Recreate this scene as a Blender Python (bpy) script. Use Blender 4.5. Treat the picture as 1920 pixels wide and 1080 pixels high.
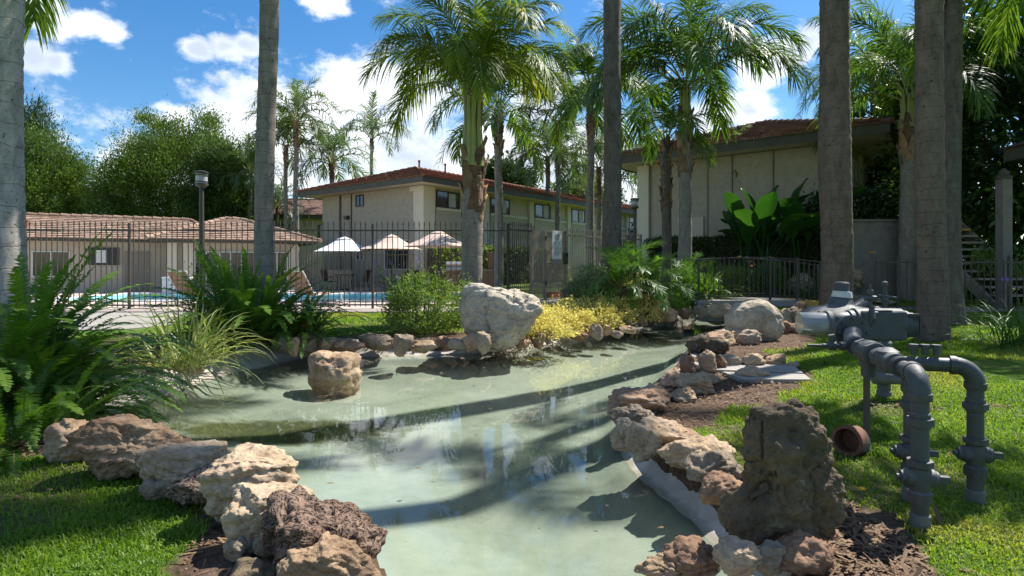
import bpy, bmesh, math, random
import numpy as np
from mathutils import Vector, Matrix

for o in list(bpy.data.objects):
    bpy.data.objects.remove(o, do_unlink=True)
scene = bpy.context.scene
COL = scene.collection
R = math.radians
rng = np.random.default_rng(7)
random.seed(7)

# ------------------------------------------------------------------ camera
H, F, YH = 1.2, 1100.0, 497.0            # eye height, focal length and horizon (photo pixels)
cam_d = bpy.data.cameras.new('camera')
cam = bpy.data.objects.new('camera', cam_d)
COL.objects.link(cam)
cam.location = (0, 0, H)
cam.rotation_euler = (R(90), 0, 0)
cam_d.sensor_width = 36
cam_d.lens = 36 * F / 1920
cam_d.shift_y = -(540 - YH) / 1920
cam_d.clip_start = 0.05
cam_d.clip_end = 4000
scene.camera = cam

# ------------------------------------------------------------------ sun, sky, exposure
SUN_AZ, SUN_EL = R(37), R(54)             # azimuth counted from +X towards +Y
sd = Vector((math.cos(SUN_AZ) * math.cos(SUN_EL), math.sin(SUN_AZ) * math.cos(SUN_EL), math.sin(SUN_EL)))
sun_d = bpy.data.lights.new('sun', 'SUN')
sun_d.energy = 5.0
sun_d.angle = R(0.5)
sun_d.color = (1.0, 0.955, 0.88)
sun = bpy.data.objects.new('sun', sun_d)
COL.objects.link(sun)
sun.location = sd * 60
sun.rotation_euler = sd.to_track_quat('Z', 'Y').to_euler()

scene.view_settings.view_transform = 'Standard'
scene.view_settings.look = 'None'
scene.view_settings.exposure = 0.92
scene.view_settings.gamma = 1.0
scene.view_settings.use_curve_mapping = False
cy = scene.cycles
cy.max_bounces = 5; cy.diffuse_bounces = 2; cy.glossy_bounces = 2; cy.transmission_bounces = 3; cy.transparent_max_bounces = 6

world = bpy.data.worlds.new('World')
scene.world = world
world.use_nodes = True
wn, wl = world.node_tree.nodes, world.node_tree.links
wn.clear()
w_out = wn.new('ShaderNodeOutputWorld')
w_bg = wn.new('ShaderNodeBackground')
w_bg.inputs[1].default_value = 0.15
wl.new(w_bg.outputs[0], w_out.inputs[0])
sky = wn.new('ShaderNodeTexSky')
sky.sky_type = 'NISHITA'
sky.sun_disc = False
sky.sun_elevation = SUN_EL
sky.sun_rotation = math.atan2(sd.x, sd.y)
sky.air_density = 1.0
sky.dust_density = 0.3
sky.ozone_density = 2.5
tc = wn.new('ShaderNodeTexCoord')

def wmath(op, a, b=None, c=None, clamp=False):
    n = wn.new('ShaderNodeMath'); n.operation = op; n.use_clamp = clamp
    for i, v in enumerate((a, b, c)):
        if v is None: continue
        if isinstance(v, (int, float)): n.inputs[i].default_value = v
        else: wl.new(v, n.inputs[i])
    return n.outputs[0]

def wnoise(vec, scale, detail, rough=0.55, dist=0.0):
    n = wn.new('ShaderNodeTexNoise')
    n.inputs['Scale'].default_value = scale
    n.inputs['Detail'].default_value = detail
    n.inputs['Roughness'].default_value = rough
    n.inputs['Distortion'].default_value = dist
    wl.new(vec, n.inputs['Vector'])
    return n.outputs[0]

def wmap(v, a, b, c=0.0, d=1.0, smooth=True):
    n = wn.new('ShaderNodeMapRange')
    n.interpolation_type = 'SMOOTHSTEP' if smooth else 'LINEAR'
    n.inputs[1].default_value = a; n.inputs[2].default_value = b
    n.inputs[3].default_value = c; n.inputs[4].default_value = d
    wl.new(v, n.inputs[0])
    return n.outputs[0]

dirv = tc.outputs['Generated']
stretch = wn.new('ShaderNodeVectorMath'); stretch.operation = 'MULTIPLY'
wl.new(dirv, stretch.inputs[0]); stretch.inputs[1].default_value = (1, 1, 1.5)
sv = stretch.outputs[0]
# the cumulus banks of that morning: directions and sizes, broken up by noise
banks = [(335, 215, 40), (400, 205, 60), (470, 190, 70), (440, 245, 95), (340, 222, 40), (520, 250, 100), (640, 145, 60), (700, 170, 90), (770, 190, 95),
         (640, 210, 90), (690, 260, 120), (590, 300, 110), (790, 300, 120), (900, 300, 110), (470, 320, 110),
         (1010, 150, 55), (1010, 190, 70), (960, 330, 120), (1080, 300, 110), (1150, 370, 110), (700, 370, 130),
         (110, 45, 34), (165, 48, 34), (215, 66, 30), (75, 12, 34), (370, 92, 26), (425, 88, 28), (460, 84, 24), (60, 108, 32), (105, 118, 24),
         (610, 5, 38), (1440, 120, 55), (1490, 95, 50), (1520, 75, 45), (1340, 215, 50), (1410, 208, 45), (1240, 330, 90), (1560, 350, 60),
         (230, 330, 70), (100, 290, 50), (1880, 320, 60)]
acc = None
for (bx, by, br) in banks:
    d = Vector(((bx - 960) / F, 1, (YH - by) / F)).normalized()
    dist = wn.new('ShaderNodeVectorMath'); dist.operation = 'DISTANCE'
    wl.new(sv, dist.inputs[0]); dist.inputs[1].default_value = (d.x, d.y, d.z * 1.5)
    rr = br / F * 1.25 / math.sqrt(1 + ((bx - 960) / F) ** 2)
    m = wmap(dist.outputs['Value'], rr * 1.25, 0.0, 0.0, 1.0, smooth=False)
    acc = m if acc is None else wmath('MAXIMUM', acc, m)
n_big = wnoise(sv, 9.0, 10, 0.62, 0.1)
n_fine = wnoise(sv, 26.0, 9, 0.65, 0.1)
puff = wmath('ADD', wmath('MULTIPLY', n_big, 0.75), wmath('MULTIPLY', n_fine, 0.45))
# the rest of the sky carries the same loose scattered cumulus
sepd = wn.new('ShaderNodeSeparateXYZ'); wl.new(dirv, sepd.inputs[0])
n_cov = wnoise(sv, 2.3, 3, 0.5)
away = wmap(sepd.outputs['Y'], 0.62, 0.35)
scatter = wmath('MULTIPLY', wmap(n_cov, 0.5, 0.72, 0, 0.6), away)
cov = wmath('MAXIMUM', acc, scatter)
dens = wmath('ADD', cov, wmath('MULTIPLY', wmath('SUBTRACT', puff, 0.6), 2.5))
mask = wmap(dens, 0.08, 0.70)
n_sh = wnoise(sv, 5.0, 5, 0.55)
shade = wmap(wmath('ADD', wmath('MULTIPLY', dens, 0.3), wmath('MULTIPLY', n_sh, 0.95)), 0.5, 0.9)
ccol = wn.new('ShaderNodeMix'); ccol.data_type = 'RGBA'
ccol.inputs[6].default_value = (5.4, 5.5, 5.65, 1)
ccol.inputs[7].default_value = (2.6, 2.95, 3.45, 1)
wl.new(shade, ccol.inputs[0])
hue = wn.new('ShaderNodeHueSaturation')
hue.inputs['Saturation'].default_value = 1.34
hue.inputs['Value'].default_value = 0.58
wl.new(sky.outputs[0], hue.inputs['Color'])
smix = wn.new('ShaderNodeMix'); smix.data_type = 'RGBA'
wl.new(wmath('MULTIPLY', mask, 0.95), smix.inputs[0])
wl.new(hue.outputs[0], smix.inputs[6])
wl.new(ccol.outputs[2], smix.inputs[7])
wl.new(smix.outputs[2], w_bg.inputs[0])

# ------------------------------------------------------------------ numeric helpers
def sstep(a, b, x):
    t = np.clip((np.asarray(x, float) - a) / (b - a), 0, 1)
    return t * t * (3 - 2 * t)

def _hash(ix, iy, iz, seed):
    n = (ix.astype(np.int64) * 374761393 + iy.astype(np.int64) * 668265263 + iz.astype(np.int64) * 1440662683 + seed * 974634777) & 0xFFFFFFFF
    n = ((n ^ (n >> 13)) * 1274126177) & 0xFFFFFFFF
    n = ((n ^ (n >> 16)) * 2246822519) & 0xFFFFFFFF
    return ((n ^ (n >> 15)) & 0xFFFFFF) / float(0xFFFFFF)

def vnoise(p, seed=0):
    p = np.asarray(p, float)
    i = np.floor(p).astype(np.int64); f = p - i
    f = f * f * (3 - 2 * f)
    out = 0
    for dx in (0, 1):
        for dy in (0, 1):
            for dz in (0, 1):
                w = (f[:, 0] if dx else 1 - f[:, 0]) * (f[:, 1] if dy else 1 - f[:, 1]) * (f[:, 2] if dz else 1 - f[:, 2])
                out = out + w * _hash(i[:, 0] + dx, i[:, 1] + dy, i[:, 2] + dz, seed)
    return out * 2 - 1

def fbm(p, octv=4, seed=0, gain=0.5):
    a, s, out = 1.0, 1.0, 0
    for k in range(octv):
        out = out + a * vnoise(np.asarray(p) * s + 17.3 * k, seed + k)
        a *= gain; s *= 2.03
    return out

def catmull(pts, n=5):
    P = np.array(pts, float); N = len(P); out = []
    for i in range(N):
        a, b, c, d = P[(i - 1) % N], P[i], P[(i + 1) % N], P[(i + 2) % N]
        for k in range(n):
            t = k / n
            out.append(0.5 * ((2 * b) + (-a + c) * t + (2 * a - 5 * b + 4 * c - d) * t * t + (-a + 3 * b - 3 * c + d) * t ** 3))
    return np.array(out)

def poly_sd(x, y, P):
    """signed distance to polygon, positive inside"""
    x = np.asarray(x, float).ravel(); y = np.asarray(y, float).ravel()
    best = np.full(x.shape, 1e9); inside = np.zeros(x.shape, bool)
    N = len(P)
    for i in range(N):
        ax, ay = P[i]; bx, by = P[(i + 1) % N]
        ex, ey = bx - ax, by - ay
        t = np.clip(((x - ax) * ex + (y - ay) * ey) / (ex * ex + ey * ey + 1e-12), 0, 1)
        best = np.minimum(best, (x - ax - t * ex) ** 2 + (y - ay - t * ey) ** 2)
        c = ((ay > y) != (by > y)) & (x < (bx - ax) * (y - ay) / ((by - ay) if by != ay else 1e-12) + ax)
        inside ^= c
    d = np.sqrt(best)
    return np.where(inside, d, -d)

# ------------------------------------------------------------------ materials
MATS = {}
class NT:
    def __init__(s, name):
        s.m = bpy.data.materials.new(name); s.m.use_nodes = True
        s.n, s.l = s.m.node_tree.nodes, s.m.node_tree.links
        s.n.clear()
        s.out = s.n.new('ShaderNodeOutputMaterial')
        MATS[name] = s.m
    def new(s, t, **kw):
        n = s.n.new(t)
        for k, v in kw.items(): setattr(n, k, v)
        return n
    def link(s, a, b): s.l.new(a, b)
    def coord(s, world=False, scale=(1, 1, 1)):
        if world:
            g = s.new('ShaderNodeNewGeometry').outputs['Position']
        else:
            g = s.new('ShaderNodeTexCoord').outputs['Object']
        if scale != (1, 1, 1):
            m = s.new('ShaderNodeVectorMath', operation='MULTIPLY')
            s.link(g, m.inputs[0]); m.inputs[1].default_value = scale
            g = m.outputs[0]
        return g
    def noise(s, vec, scale, detail=4, rough=0.55, dist=0.0):
        n = s.new('ShaderNodeTexNoise')
        n.inputs['Scale'].default_value = scale; n.inputs['Detail'].default_value = detail
        n.inputs['Roughness'].default_value = rough; n.inputs['Distortion'].default_value = dist
        s.link(vec, n.inputs['Vector'])
        return n.outputs[0]
    def ramp(s, fac, stops):
        r = s.new('ShaderNodeValToRGB')
        els = r.color_ramp.elements
        while len(els) < len(stops): els.new(0.5)
        for e, (p, c) in zip(els, stops):
            e.position = p; e.color = (*c, 1) if len(c) == 3 else c
        s.link(fac, r.inputs[0])
        return r.outputs[0]
    def mix(s, fac, a, b, blend='MIX'):
        m = s.new('ShaderNodeMix', data_type='RGBA', blend_type=blend)
        for i, v in ((0, fac), (6, a), (7, b)):
            if isinstance(v, (int, float)): m.inputs[i].default_value = v
            elif isinstance(v, tuple): m.inputs[i].default_value = (*v, 1) if len(v) == 3 else v
            else: s.link(v, m.inputs[i])
        return m.outputs[2]
    def math(s, op, a, b=None, clamp=False):
        n = s.new('ShaderNodeMath', operation=op, use_clamp=clamp)
        for i, v in enumerate((a, b)):
            if v is None: continue
            if isinstance(v, (int, float)): n.inputs[i].default_value = v
            else: s.link(v, n.inputs[i])
        return n.outputs[0]
    def rng(s, v, a, b, c=0.0, d=1.0):
        n = s.new('ShaderNodeMapRange')
        for i, q in enumerate((a, b, c, d)): n.inputs[i + 1].default_value = q
        s.link(v, n.inputs[0])
        return n.outputs[0]
    def rand(s): return s.new('ShaderNodeObjectInfo').outputs['Random']
    def attr(s, name):
        a = s.new('ShaderNodeAttribute'); a.attribute_name = name
        return a
    def bump(s, h, strength, dist=0.02, normal=None):
        b = s.new('ShaderNodeBump')
        b.inputs['Strength'].default_value = strength; b.inputs['Distance'].default_value = dist
        s.link(h, b.inputs['Height'])
        if normal is not None: s.link(normal, b.inputs['Normal'])
        return b.outputs[0]
    def bsdf(s, color, rough=0.7, normal=None, metal=0.0, spec=0.4):
        p = s.new('ShaderNodeBsdfPrincipled')
        if isinstance(color, tuple): p.inputs['Base Color'].default_value = (*color, 1)
        else: s.link(color, p.inputs['Base Color'])
        if isinstance(rough, (int, float)): p.inputs['Roughness'].default_value = rough
        else: s.link(rough, p.inputs['Roughness'])
        p.inputs['Metallic'].default_value = metal
        p.inputs['Specular IOR Level'].default_value = spec
        if normal is not None: s.link(normal, p.inputs['Normal'])
        return p
    def finish(s, sh):
        s.link(sh.outputs[0] if hasattr(sh, 'outputs') else sh, s.out.inputs[0])
        return s.m

def basic(name, c1, c2=None, scale=6, rough=0.7, bump=0.2, bscale=40, metal=0.0, spec=0.4, world=False, dist=0.01, randamt=0.0):
    t = NT(name); v = t.coord(world)
    c2 = c2 or tuple(x * 0.75 for x in c1)
    n = t.noise(v, scale, 6, 0.6)
    col = t.ramp(n, [(0.3, c1), (0.7, c2)])
    if randamt:
        k = t.rng(t.rand(), 0, 1, 1 - randamt, 1 + randamt)
        mm = t.new('ShaderNodeVectorMath', operation='SCALE'); t.link(col, mm.inputs[0]); t.link(k, mm.inputs['Scale']); col = mm.outputs[0]
    nb = t.noise(v, bscale, 5, 0.6)
    nr = t.bump(nb, bump, dist)
    return t.finish(t.bsdf(col, rough, nr, metal, spec))

def leafmat(name, c1, c2, rough=0.45, trans=0.35, tcol=None, c3=None, scale=3.0, spec=0.4):
    """leaf: object random + noise pick between c1 and c2; c3 is an occasional older leaf; attribute 'tint' shifts it"""
    t = NT(name); v = t.coord(True)
    n = t.noise(v, scale, 3)
    a = t.attr('tint').outputs['Fac']
    f = t.math('ADD', t.math('MULTIPLY', n, 0.6), t.math('ADD', t.math('MULTIPLY', t.rand(), 0.35), t.math('MULTIPLY', a, 0.5)))
    stops = [(0.3, c1), (0.9, c2)]
    if c3: stops = [(0.3, c1), (0.8, c2), (1.0, c3)]
    col = t.ramp(f, stops)
    p = t.bsdf(col, rough, spec=spec)
    tr = t.new('ShaderNodeBsdfTranslucent')
    tm = t.mix(1.0, col, tcol or (1.0, 1.0, 0.45), 'MULTIPLY')
    sc = t.new('ShaderNodeVectorMath', operation='SCALE'); t.link(tm, sc.inputs[0]); sc.inputs['Scale'].default_value = 1.6
    t.link(sc.outputs[0], tr.inputs[0])
    ms = t.new('ShaderNodeMixShader'); ms.inputs[0].default_value = trans
    t.link(p.outputs[0], ms.inputs[1]); t.link(tr.outputs[0], ms.inputs[2])
    return t.finish(ms)

def rockmat(name, stops, scale=3.0, porous=0.0, rand=0.5, crack=0.28, strata=True):
    t = NT(name); v0 = t.coord()
    off = t.new('ShaderNodeVectorMath', operation='ADD'); t.link(v0, off.inputs[0])
    comb = t.new('ShaderNodeCombineXYZ'); k = t.math('MULTIPLY', t.rand(), 37.0)
    for i in range(3): t.link(k, comb.inputs[i])
    t.link(comb.outputs[0], off.inputs[1]); v = off.outputs[0]
    n = t.noise(v, scale, 8, 0.62, 0.4)
    f = t.math('ADD', t.math('MULTIPLY', n, 1.0), t.math('MULTIPLY', t.math('SUBTRACT', t.rand(), 0.5), rand))
    col = t.ramp(f, stops)
    n2 = t.noise(v, scale * 9, 6, 0.7)
    col = t.mix(0.75, col, t.ramp(n2, [(0.25, (0.42, 0.40, 0.38)), (0.5, (1, 1, 1)), (0.75, (1.25, 1.2, 1.15))]), 'MULTIPLY')
    # dark lichen and pale mineral crust, each in patches of its own
    lich = t.rng(t.noise(v, scale * 2.2, 6, 0.7), 0.58, 0.68)
    col = t.mix(t.math('MULTIPLY', lich, 0.55), col, (0.07, 0.065, 0.05))
    crust = t.rng(t.noise(v, scale * 3.1, 7, 0.7, 0.6), 0.6, 0.7)
    col = t.mix(t.math('MULTIPLY', crust, 0.4), col, (0.55, 0.5, 0.42))
    vo = t.new('ShaderNodeTexVoronoi', feature='DISTANCE_TO_EDGE')
    dv = t.new('ShaderNodeVectorMath', operation='ADD'); t.link(v, dv.inputs[0])
    nn = t.new('ShaderNodeTexNoise'); nn.inputs['Scale'].default_value = 6; t.link(v, nn.inputs['Vector'])
    ns = t.new('ShaderNodeVectorMath', operation='SCALE'); t.link(nn.outputs['Color'], ns.inputs[0]); ns.inputs['Scale'].default_value = 0.35
    t.link(ns.outputs[0], dv.inputs[1])
    t.link(dv.outputs[0], vo.inputs['Vector']); vo.inputs['Scale'].default_value = 5.0
    ck = t.rng(vo.outputs['Distance'], 0.0, 0.035)
    col = t.mix(t.math('MULTIPLY', t.math('SUBTRACT', 1.0, ck), crack), col, (0.04, 0.032, 0.026))
    st = t.noise(t_scaled(t, v, (2.0, 2.0, 16.0)), 3.0, 5, 0.6, 0.6) if strata else n2
    h = t.math('ADD', t.math('MULTIPLY', n2, 0.6), t.math('ADD', t.math('MULTIPLY', ck, 0.35 * crack), t.math('MULTIPLY', st, 0.6)))
    nr = t.bump(h, 0.9, 0.022)
    if porous:
        pv = t.new('ShaderNodeTexVoronoi'); pv.inputs['Scale'].default_value = 55; t.link(dv.outputs[0], pv.inputs['Vector'])
        hole = t.rng(pv.outputs['Distance'], 0.1, 0.5)
        col = t.mix(t.math('MULTIPLY', t.math('SUBTRACT', 1.0, hole), porous), col, (0.05, 0.035, 0.03))
        nr = t.bump(hole, 1.0, 0.02, nr)
    return t.finish(t.bsdf(col, 0.9, nr, spec=0.2))

def t_scaled(t, v, s):
    m = t.new('ShaderNodeVectorMath', operation='MULTIPLY'); t.link(v, m.inputs[0]); m.inputs[1].default_value = s
    return m.outputs[0]

basic('concrete', (0.34, 0.315, 0.28), (0.24, 0.222, 0.198), 2.5, 0.85, 0.3, 60, world=True)
basic('deck_concrete', (0.50, 0.40, 0.34), (0.40, 0.33, 0.29), 1.2, 0.85, 0.2, 80, world=True)
basic('black_iron', (0.045, 0.040, 0.032), (0.075, 0.065, 0.05), 9, 0.5, 0.15, 120, spec=0.5)
basic('grey_wood', (0.24, 0.215, 0.185), (0.16, 0.14, 0.12), 5, 0.9, 0.5, 30)
basic('bronze_iron', (0.30, 0.255, 0.20), (0.23, 0.195, 0.15), 9, 0.5, 0.15, 120, spec=0.5)
basic('cream_trim', (0.68, 0.62, 0.50), (0.60, 0.54, 0.43), 1.3, 0.85, 0.15, 60)
basic('cream_wall', (0.57, 0.49, 0.385), (0.50, 0.43, 0.34), 1.1, 0.9, 0.3, 45)
basic('stucco', (0.45, 0.395, 0.305), (0.36, 0.315, 0.245), 5.0, 0.95, 0.9, 22, dist=0.03)
basic('stucco_sage', (0.52, 0.45, 0.35), (0.44, 0.38, 0.295), 5.0, 0.95, 0.9, 22, dist=0.03)
basic('fascia', (0.09, 0.088, 0.066), (0.065, 0.064, 0.05), 2, 0.6, 0.1, 50)
basic('window_frame', (0.72, 0.72, 0.70), (0.62, 0.62, 0.6), 4, 0.5, 0.05, 50)
basic('dark_frame', (0.05, 0.05, 0.048), None, 4, 0.4, 0.05, 50)
basic('curtain', (0.55, 0.56, 0.55), (0.42, 0.43, 0.43), 3, 0.9, 0.3, 12)
basic('pipe_grey', (0.092, 0.106, 0.115), (0.055, 0.064, 0.070), 9, 0.42, 0.28, 70, spec=0.5, dist=0.004)
basic('pipe_worn', (0.15, 0.16, 0.155), (0.085, 0.09, 0.085), 14, 0.65, 0.5, 60, dist=0.006)
MATS.pop('pipe_grey')
t = NT('pipe_grey'); v = t.coord()
n = t.noise(v, 7, 7, 0.65); col = t.ramp(n, [(0.3, (0.038, 0.043, 0.047)), (0.7, (0.068, 0.077, 0.082))])
dust = t.new('ShaderNodeNewGeometry'); sz = t.new('ShaderNodeSeparateXYZ'); t.link(dust.outputs['Normal'], sz.inputs[0])
col = t.mix(t.math('MULTIPLY', t.math('MULTIPLY', t.rng(sz.outputs['Z'], 0.2, 0.9), t.rng(n, 0.35, 0.65)), 0.45), col, (0.24, 0.23, 0.205))
chip = t.rng(t.noise(v, 34, 5, 0.7), 0.64, 0.68); col = t.mix(t.math('MULTIPLY', chip, 0.7), col, (0.13, 0.062, 0.032))
drip = t.rng(t.noise(t_scaled(t, v, (40, 40, 3)), 1.0, 4, 0.6), 0.6, 0.72); col = t.mix(t.math('MULTIPLY', drip, 0.3), col, (0.16, 0.14, 0.115))
pos = t.new('ShaderNodeSeparateXYZ'); t.link(v, pos.inputs[0])
soil = t.math('MULTIPLY', t.math('SUBTRACT', 1.0, t.rng(pos.outputs['Z'], 0.02, 0.2)), t.rng(n, 0.3, 0.6)); col = t.mix(t.math('MULTIPLY', soil, 0.7), col, (0.13, 0.10, 0.065))
t.finish(t.bsdf(col, t.rng(n, 0.3, 0.7, 0.42, 0.68), t.bump(t.math('ADD', t.noise(v, 55, 5), t.math('MULTIPLY', chip, -0.6)), 0.35, 0.004), spec=0.45))
basic('rusty_post', (0.075, 0.06, 0.05), (0.11, 0.085, 0.065), 12, 0.75, 0.4, 60)
basic('tape_white', (0.62, 0.60, 0.55), (0.5, 0.48, 0.44), 10, 0.6, 0.3, 30)
basic('clay_pipe', (0.20, 0.09, 0.055), (0.12, 0.055, 0.035), 12, 0.8, 0.4, 50)
basic('umbrella_white', (0.80, 0.80, 0.80), (0.72, 0.72, 0.73), 1.5, 0.85, 0.1, 40)
basic('umbrella_tan', (0.62, 0.48, 0.40), (0.55, 0.42, 0.35), 1.5, 0.85, 0.1, 40)
basic('sling_tan', (0.34, 0.23, 0.17), (0.28, 0.19, 0.14), 3, 0.85, 0.2, 90)
basic('sling_brown', (0.13, 0.09, 0.065), (0.10, 0.07, 0.05), 3, 0.85, 0.2, 90)
basic('white_plastic', (0.72, 0.71, 0.68), (0.64, 0.63, 0.6), 3, 0.5, 0.05, 40)
basic('sign_white', (0.78, 0.78, 0.76), (0.72, 0.72, 0.7), 3, 0.5, 0.05, 40)
basic('print_grey', (0.10, 0.10, 0.10), None, 3, 0.7, 0.05, 40)
basic('yellow_paint', (0.55, 0.34, 0.05), (0.38, 0.25, 0.06), 9, 0.7, 0.3, 60)
basic('terracotta', (0.30, 0.10, 0.055), (0.22, 0.08, 0.05), 5, 0.8, 0.2, 30)
basic('wood_fence', (0.42, 0.34, 0.25), (0.33, 0.27, 0.2), 4, 0.85, 0.3, 40)
basic('brick_pillar', (0.27, 0.16, 0.11), (0.20, 0.12, 0.09), 8, 0.9, 0.4, 30)
basic('grill_steel', (0.5, 0.5, 0.5), (0.4, 0.4, 0.4), 4, 0.35, 0.05, 40, metal=0.8)
basic('bark_dark', (0.075, 0.055, 0.04), (0.12, 0.09, 0.065), 5, 0.95, 0.8, 20, dist=0.03)
basic('stem_green', (0.10, 0.14, 0.04), (0.16, 0.15, 0.06), 5, 0.7, 0.2, 30)
basic('petiole', (0.22, 0.27, 0.07), (0.32, 0.30, 0.10), 4, 0.5, 0.1, 30)
basic('rachis_brown', (0.16, 0.13, 0.05), (0.2, 0.15, 0.07), 4, 0.6, 0.1, 30)
basic('boot', (0.30, 0.185, 0.10), (0.12, 0.07, 0.042), 7, 0.95, 0.9, 25, dist=0.03, randamt=0.5)
basic('flower_purple', (0.30, 0.20, 0.55), (0.22, 0.14, 0.45), 4, 0.7, 0.0, 40)
basic('flower_orange', (0.75, 0.32, 0.03), (0.8, 0.45, 0.05), 4, 0.7, 0.0, 40)
basic('fallen_leaf', (0.17, 0.105, 0.055), (0.10, 0.06, 0.032), 8, 0.8, 0.2, 40, randamt=0.5)

leafmat('palm_green', (0.034, 0.078, 0.016), (0.105, 0.195, 0.028), 0.5, 0.36, c3=(0.18, 0.21, 0.03), scale=1.3, spec=0.3)
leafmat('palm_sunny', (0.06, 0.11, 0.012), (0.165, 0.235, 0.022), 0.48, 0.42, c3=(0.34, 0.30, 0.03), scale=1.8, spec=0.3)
leafmat('palm_far', (0.045, 0.085, 0.030), (0.10, 0.16, 0.05), 0.45, 0.34, scale=0.7)
leafmat('date_green', (0.05, 0.13, 0.02), (0.13, 0.26, 0.045), 0.38, 0.38, scale=2)
leafmat('fern_green', (0.034, 0.095, 0.012), (0.105, 0.22, 0.018), 0.5, 0.42, c3=(0.15, 0.22, 0.02), scale=2.5)
leafmat('fern_dead', (0.16, 0.06, 0.02), (0.22, 0.09, 0.03), 0.8, 0.3)
leafmat('flax', (0.07, 0.13, 0.03), (0.30, 0.34, 0.12), 0.42, 0.36, c3=(0.5, 0.48, 0.22), scale=9)
leafmat('strap_green', (0.03, 0.09, 0.014), (0.09, 0.19, 0.03), 0.4, 0.36, scale=4)
leafmat('shrub_green', (0.10, 0.17, 0.035), (0.22, 0.31, 0.065), 0.55, 0.36, c3=(0.26, 0.30, 0.08), scale=4)
leafmat('rosemary', (0.085, 0.125, 0.07), (0.17, 0.22, 0.13), 0.6, 0.25, scale=4)
leafmat('gold_leaf', (0.42, 0.37, 0.10), (0.70, 0.61, 0.24), 0.55, 0.36, tcol=(1, 1, 0.6), scale=5)
leafmat('gold_bright', (0.50, 0.33, 0.015), (0.68, 0.46, 0.02), 0.5, 0.4, scale=5)
leafmat('cypress', (0.014, 0.040, 0.008), (0.105, 0.175, 0.024), 0.6, 0.3, c3=(0.17, 0.215, 0.03), scale=0.45)
leafmat('dark_leaf', (0.010, 0.036, 0.007), (0.036, 0.092, 0.014), 0.3, 0.25, c3=(0.09, 0.16, 0.03), scale=0.9, spec=0.6)
leafmat('paddle', (0.02, 0.075, 0.012), (0.06, 0.15, 0.025), 0.32, 0.3, scale=1.5, spec=0.5)
leafmat('hedge', (0.014, 0.036, 0.008), (0.05, 0.09, 0.02), 0.5, 0.25, scale=2)
leafmat('grass', (0.075, 0.16, 0.010), (0.18, 0.285, 0.018), 0.5, 0.45, c3=(0.28, 0.29, 0.05), scale=1.6)

rockmat('rock_tan', [(0.2, (0.19, 0.115, 0.065)), (0.45, (0.38, 0.265, 0.165)), (0.6, (0.47, 0.36, 0.245)), (0.85, (0.40, 0.215, 0.125))], 3.2, rand=0.6)
rockmat('rock_grey', [(0.2, (0.16, 0.122, 0.085)), (0.5, (0.33, 0.265, 0.19)), (0.8, (0.43, 0.35, 0.255))], 3.5, rand=0.4)
rockmat('rock_white', [(0.2, (0.24, 0.195, 0.14)), (0.5, (0.45, 0.385, 0.295)), (0.8, (0.57, 0.51, 0.42))], 2.2, rand=0.2, crack=0.35)
rockmat('rock_dark', [(0.2, (0.055, 0.042, 0.028)), (0.5, (0.135, 0.102, 0.066)), (0.8, (0.22, 0.17, 0.105))], 4.5, rand=0.3, crack=0.22)
rockmat('rock_porous', [(0.2, (0.16, 0.10, 0.07)), (0.5, (0.27, 0.19, 0.14)), (0.8, (0.35, 0.26, 0.2))], 3.5, porous=0.75)
rockmat('rock_red', [(0.2, (0.17, 0.095, 0.06)), (0.5, (0.31, 0.195, 0.125)), (0.8, (0.42, 0.30, 0.21))], 3.2, rand=0.4)

def trunkmat(name, c1, c2, ring):
    t = NT(name); v = t.coord()
    n = t.noise(t_scaled(t, v, (3, 3, 1.2)), 2.2, 7, 0.65, 0.5)
    col = t.ramp(n, [(0.28, c2), (0.5, c1), (0.72, tuple(min(1, x * 1.35) for x in c1))])
    sp = t.new('ShaderNodeSeparateXYZ'); t.link(v, sp.inputs[0])
    wob = t.noise(t_scaled(t, v, (1.6, 1.6, 2)), 1.6, 3, 0.55)
    z = t.math('ADD', t.math('MULTIPLY', sp.outputs['Z'], ring), t.math('MULTIPLY', wob, 0.7))
    fr = t.math('ABSOLUTE', t.math('SUBTRACT', t.math('FRACT', z), 0.5))
    band = t.rng(fr, 0.0, 0.04)
    brk = t.rng(t.noise(t_scaled(t, v, (6, 6, 2)), 2.0, 4, 0.6), 0.38, 0.55)
    dark = t.math('MULTIPLY', t.math('SUBTRACT', 1.0, band), brk)
    col = t.mix(t.math('MULTIPLY', dark, 0.5), col, (0.045, 0.035, 0.028))
    chip = t.rng(t.noise(t_scaled(t, v, (12, 12, 9)), 2.2, 3, 0.5), 0.66, 0.69)
    col = t.mix(t.math('MULTIPLY', chip, 0.75), col, (0.03, 0.023, 0.018))
    fine = t.noise(t_scaled(t, v, (9, 9, 60)), 2.0, 5, 0.65)
    col = t.mix(0.55, col, t.ramp(fine, [(0.3, (0.6, 0.58, 0.55)), (0.65, (1.15, 1.15, 1.15))]), 'MULTIPLY')
    h = t.math('ADD', t.math('MULTIPLY', band, 0.5), t.math('ADD', t.math('MULTIPLY', fine, 0.6), t.math('MULTIPLY', chip, -0.7)))
    return t.finish(t.bsdf(col, 0.9, t.bump(h, 0.8, 0.02), spec=0.2))
trunkmat('trunk_grey', (0.25, 0.222, 0.19), (0.14, 0.122, 0.10), 5.2)
trunkmat('trunk_pale', (0.42, 0.395, 0.355), (0.25, 0.23, 0.20), 3.6)
trunkmat('trunk_brown', (0.175, 0.135, 0.104), (0.105, 0.08, 0.062), 5.5)
trunkmat('trunk_dark', (0.14, 0.122, 0.105), (0.075, 0.064, 0.054), 8.0)

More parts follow.
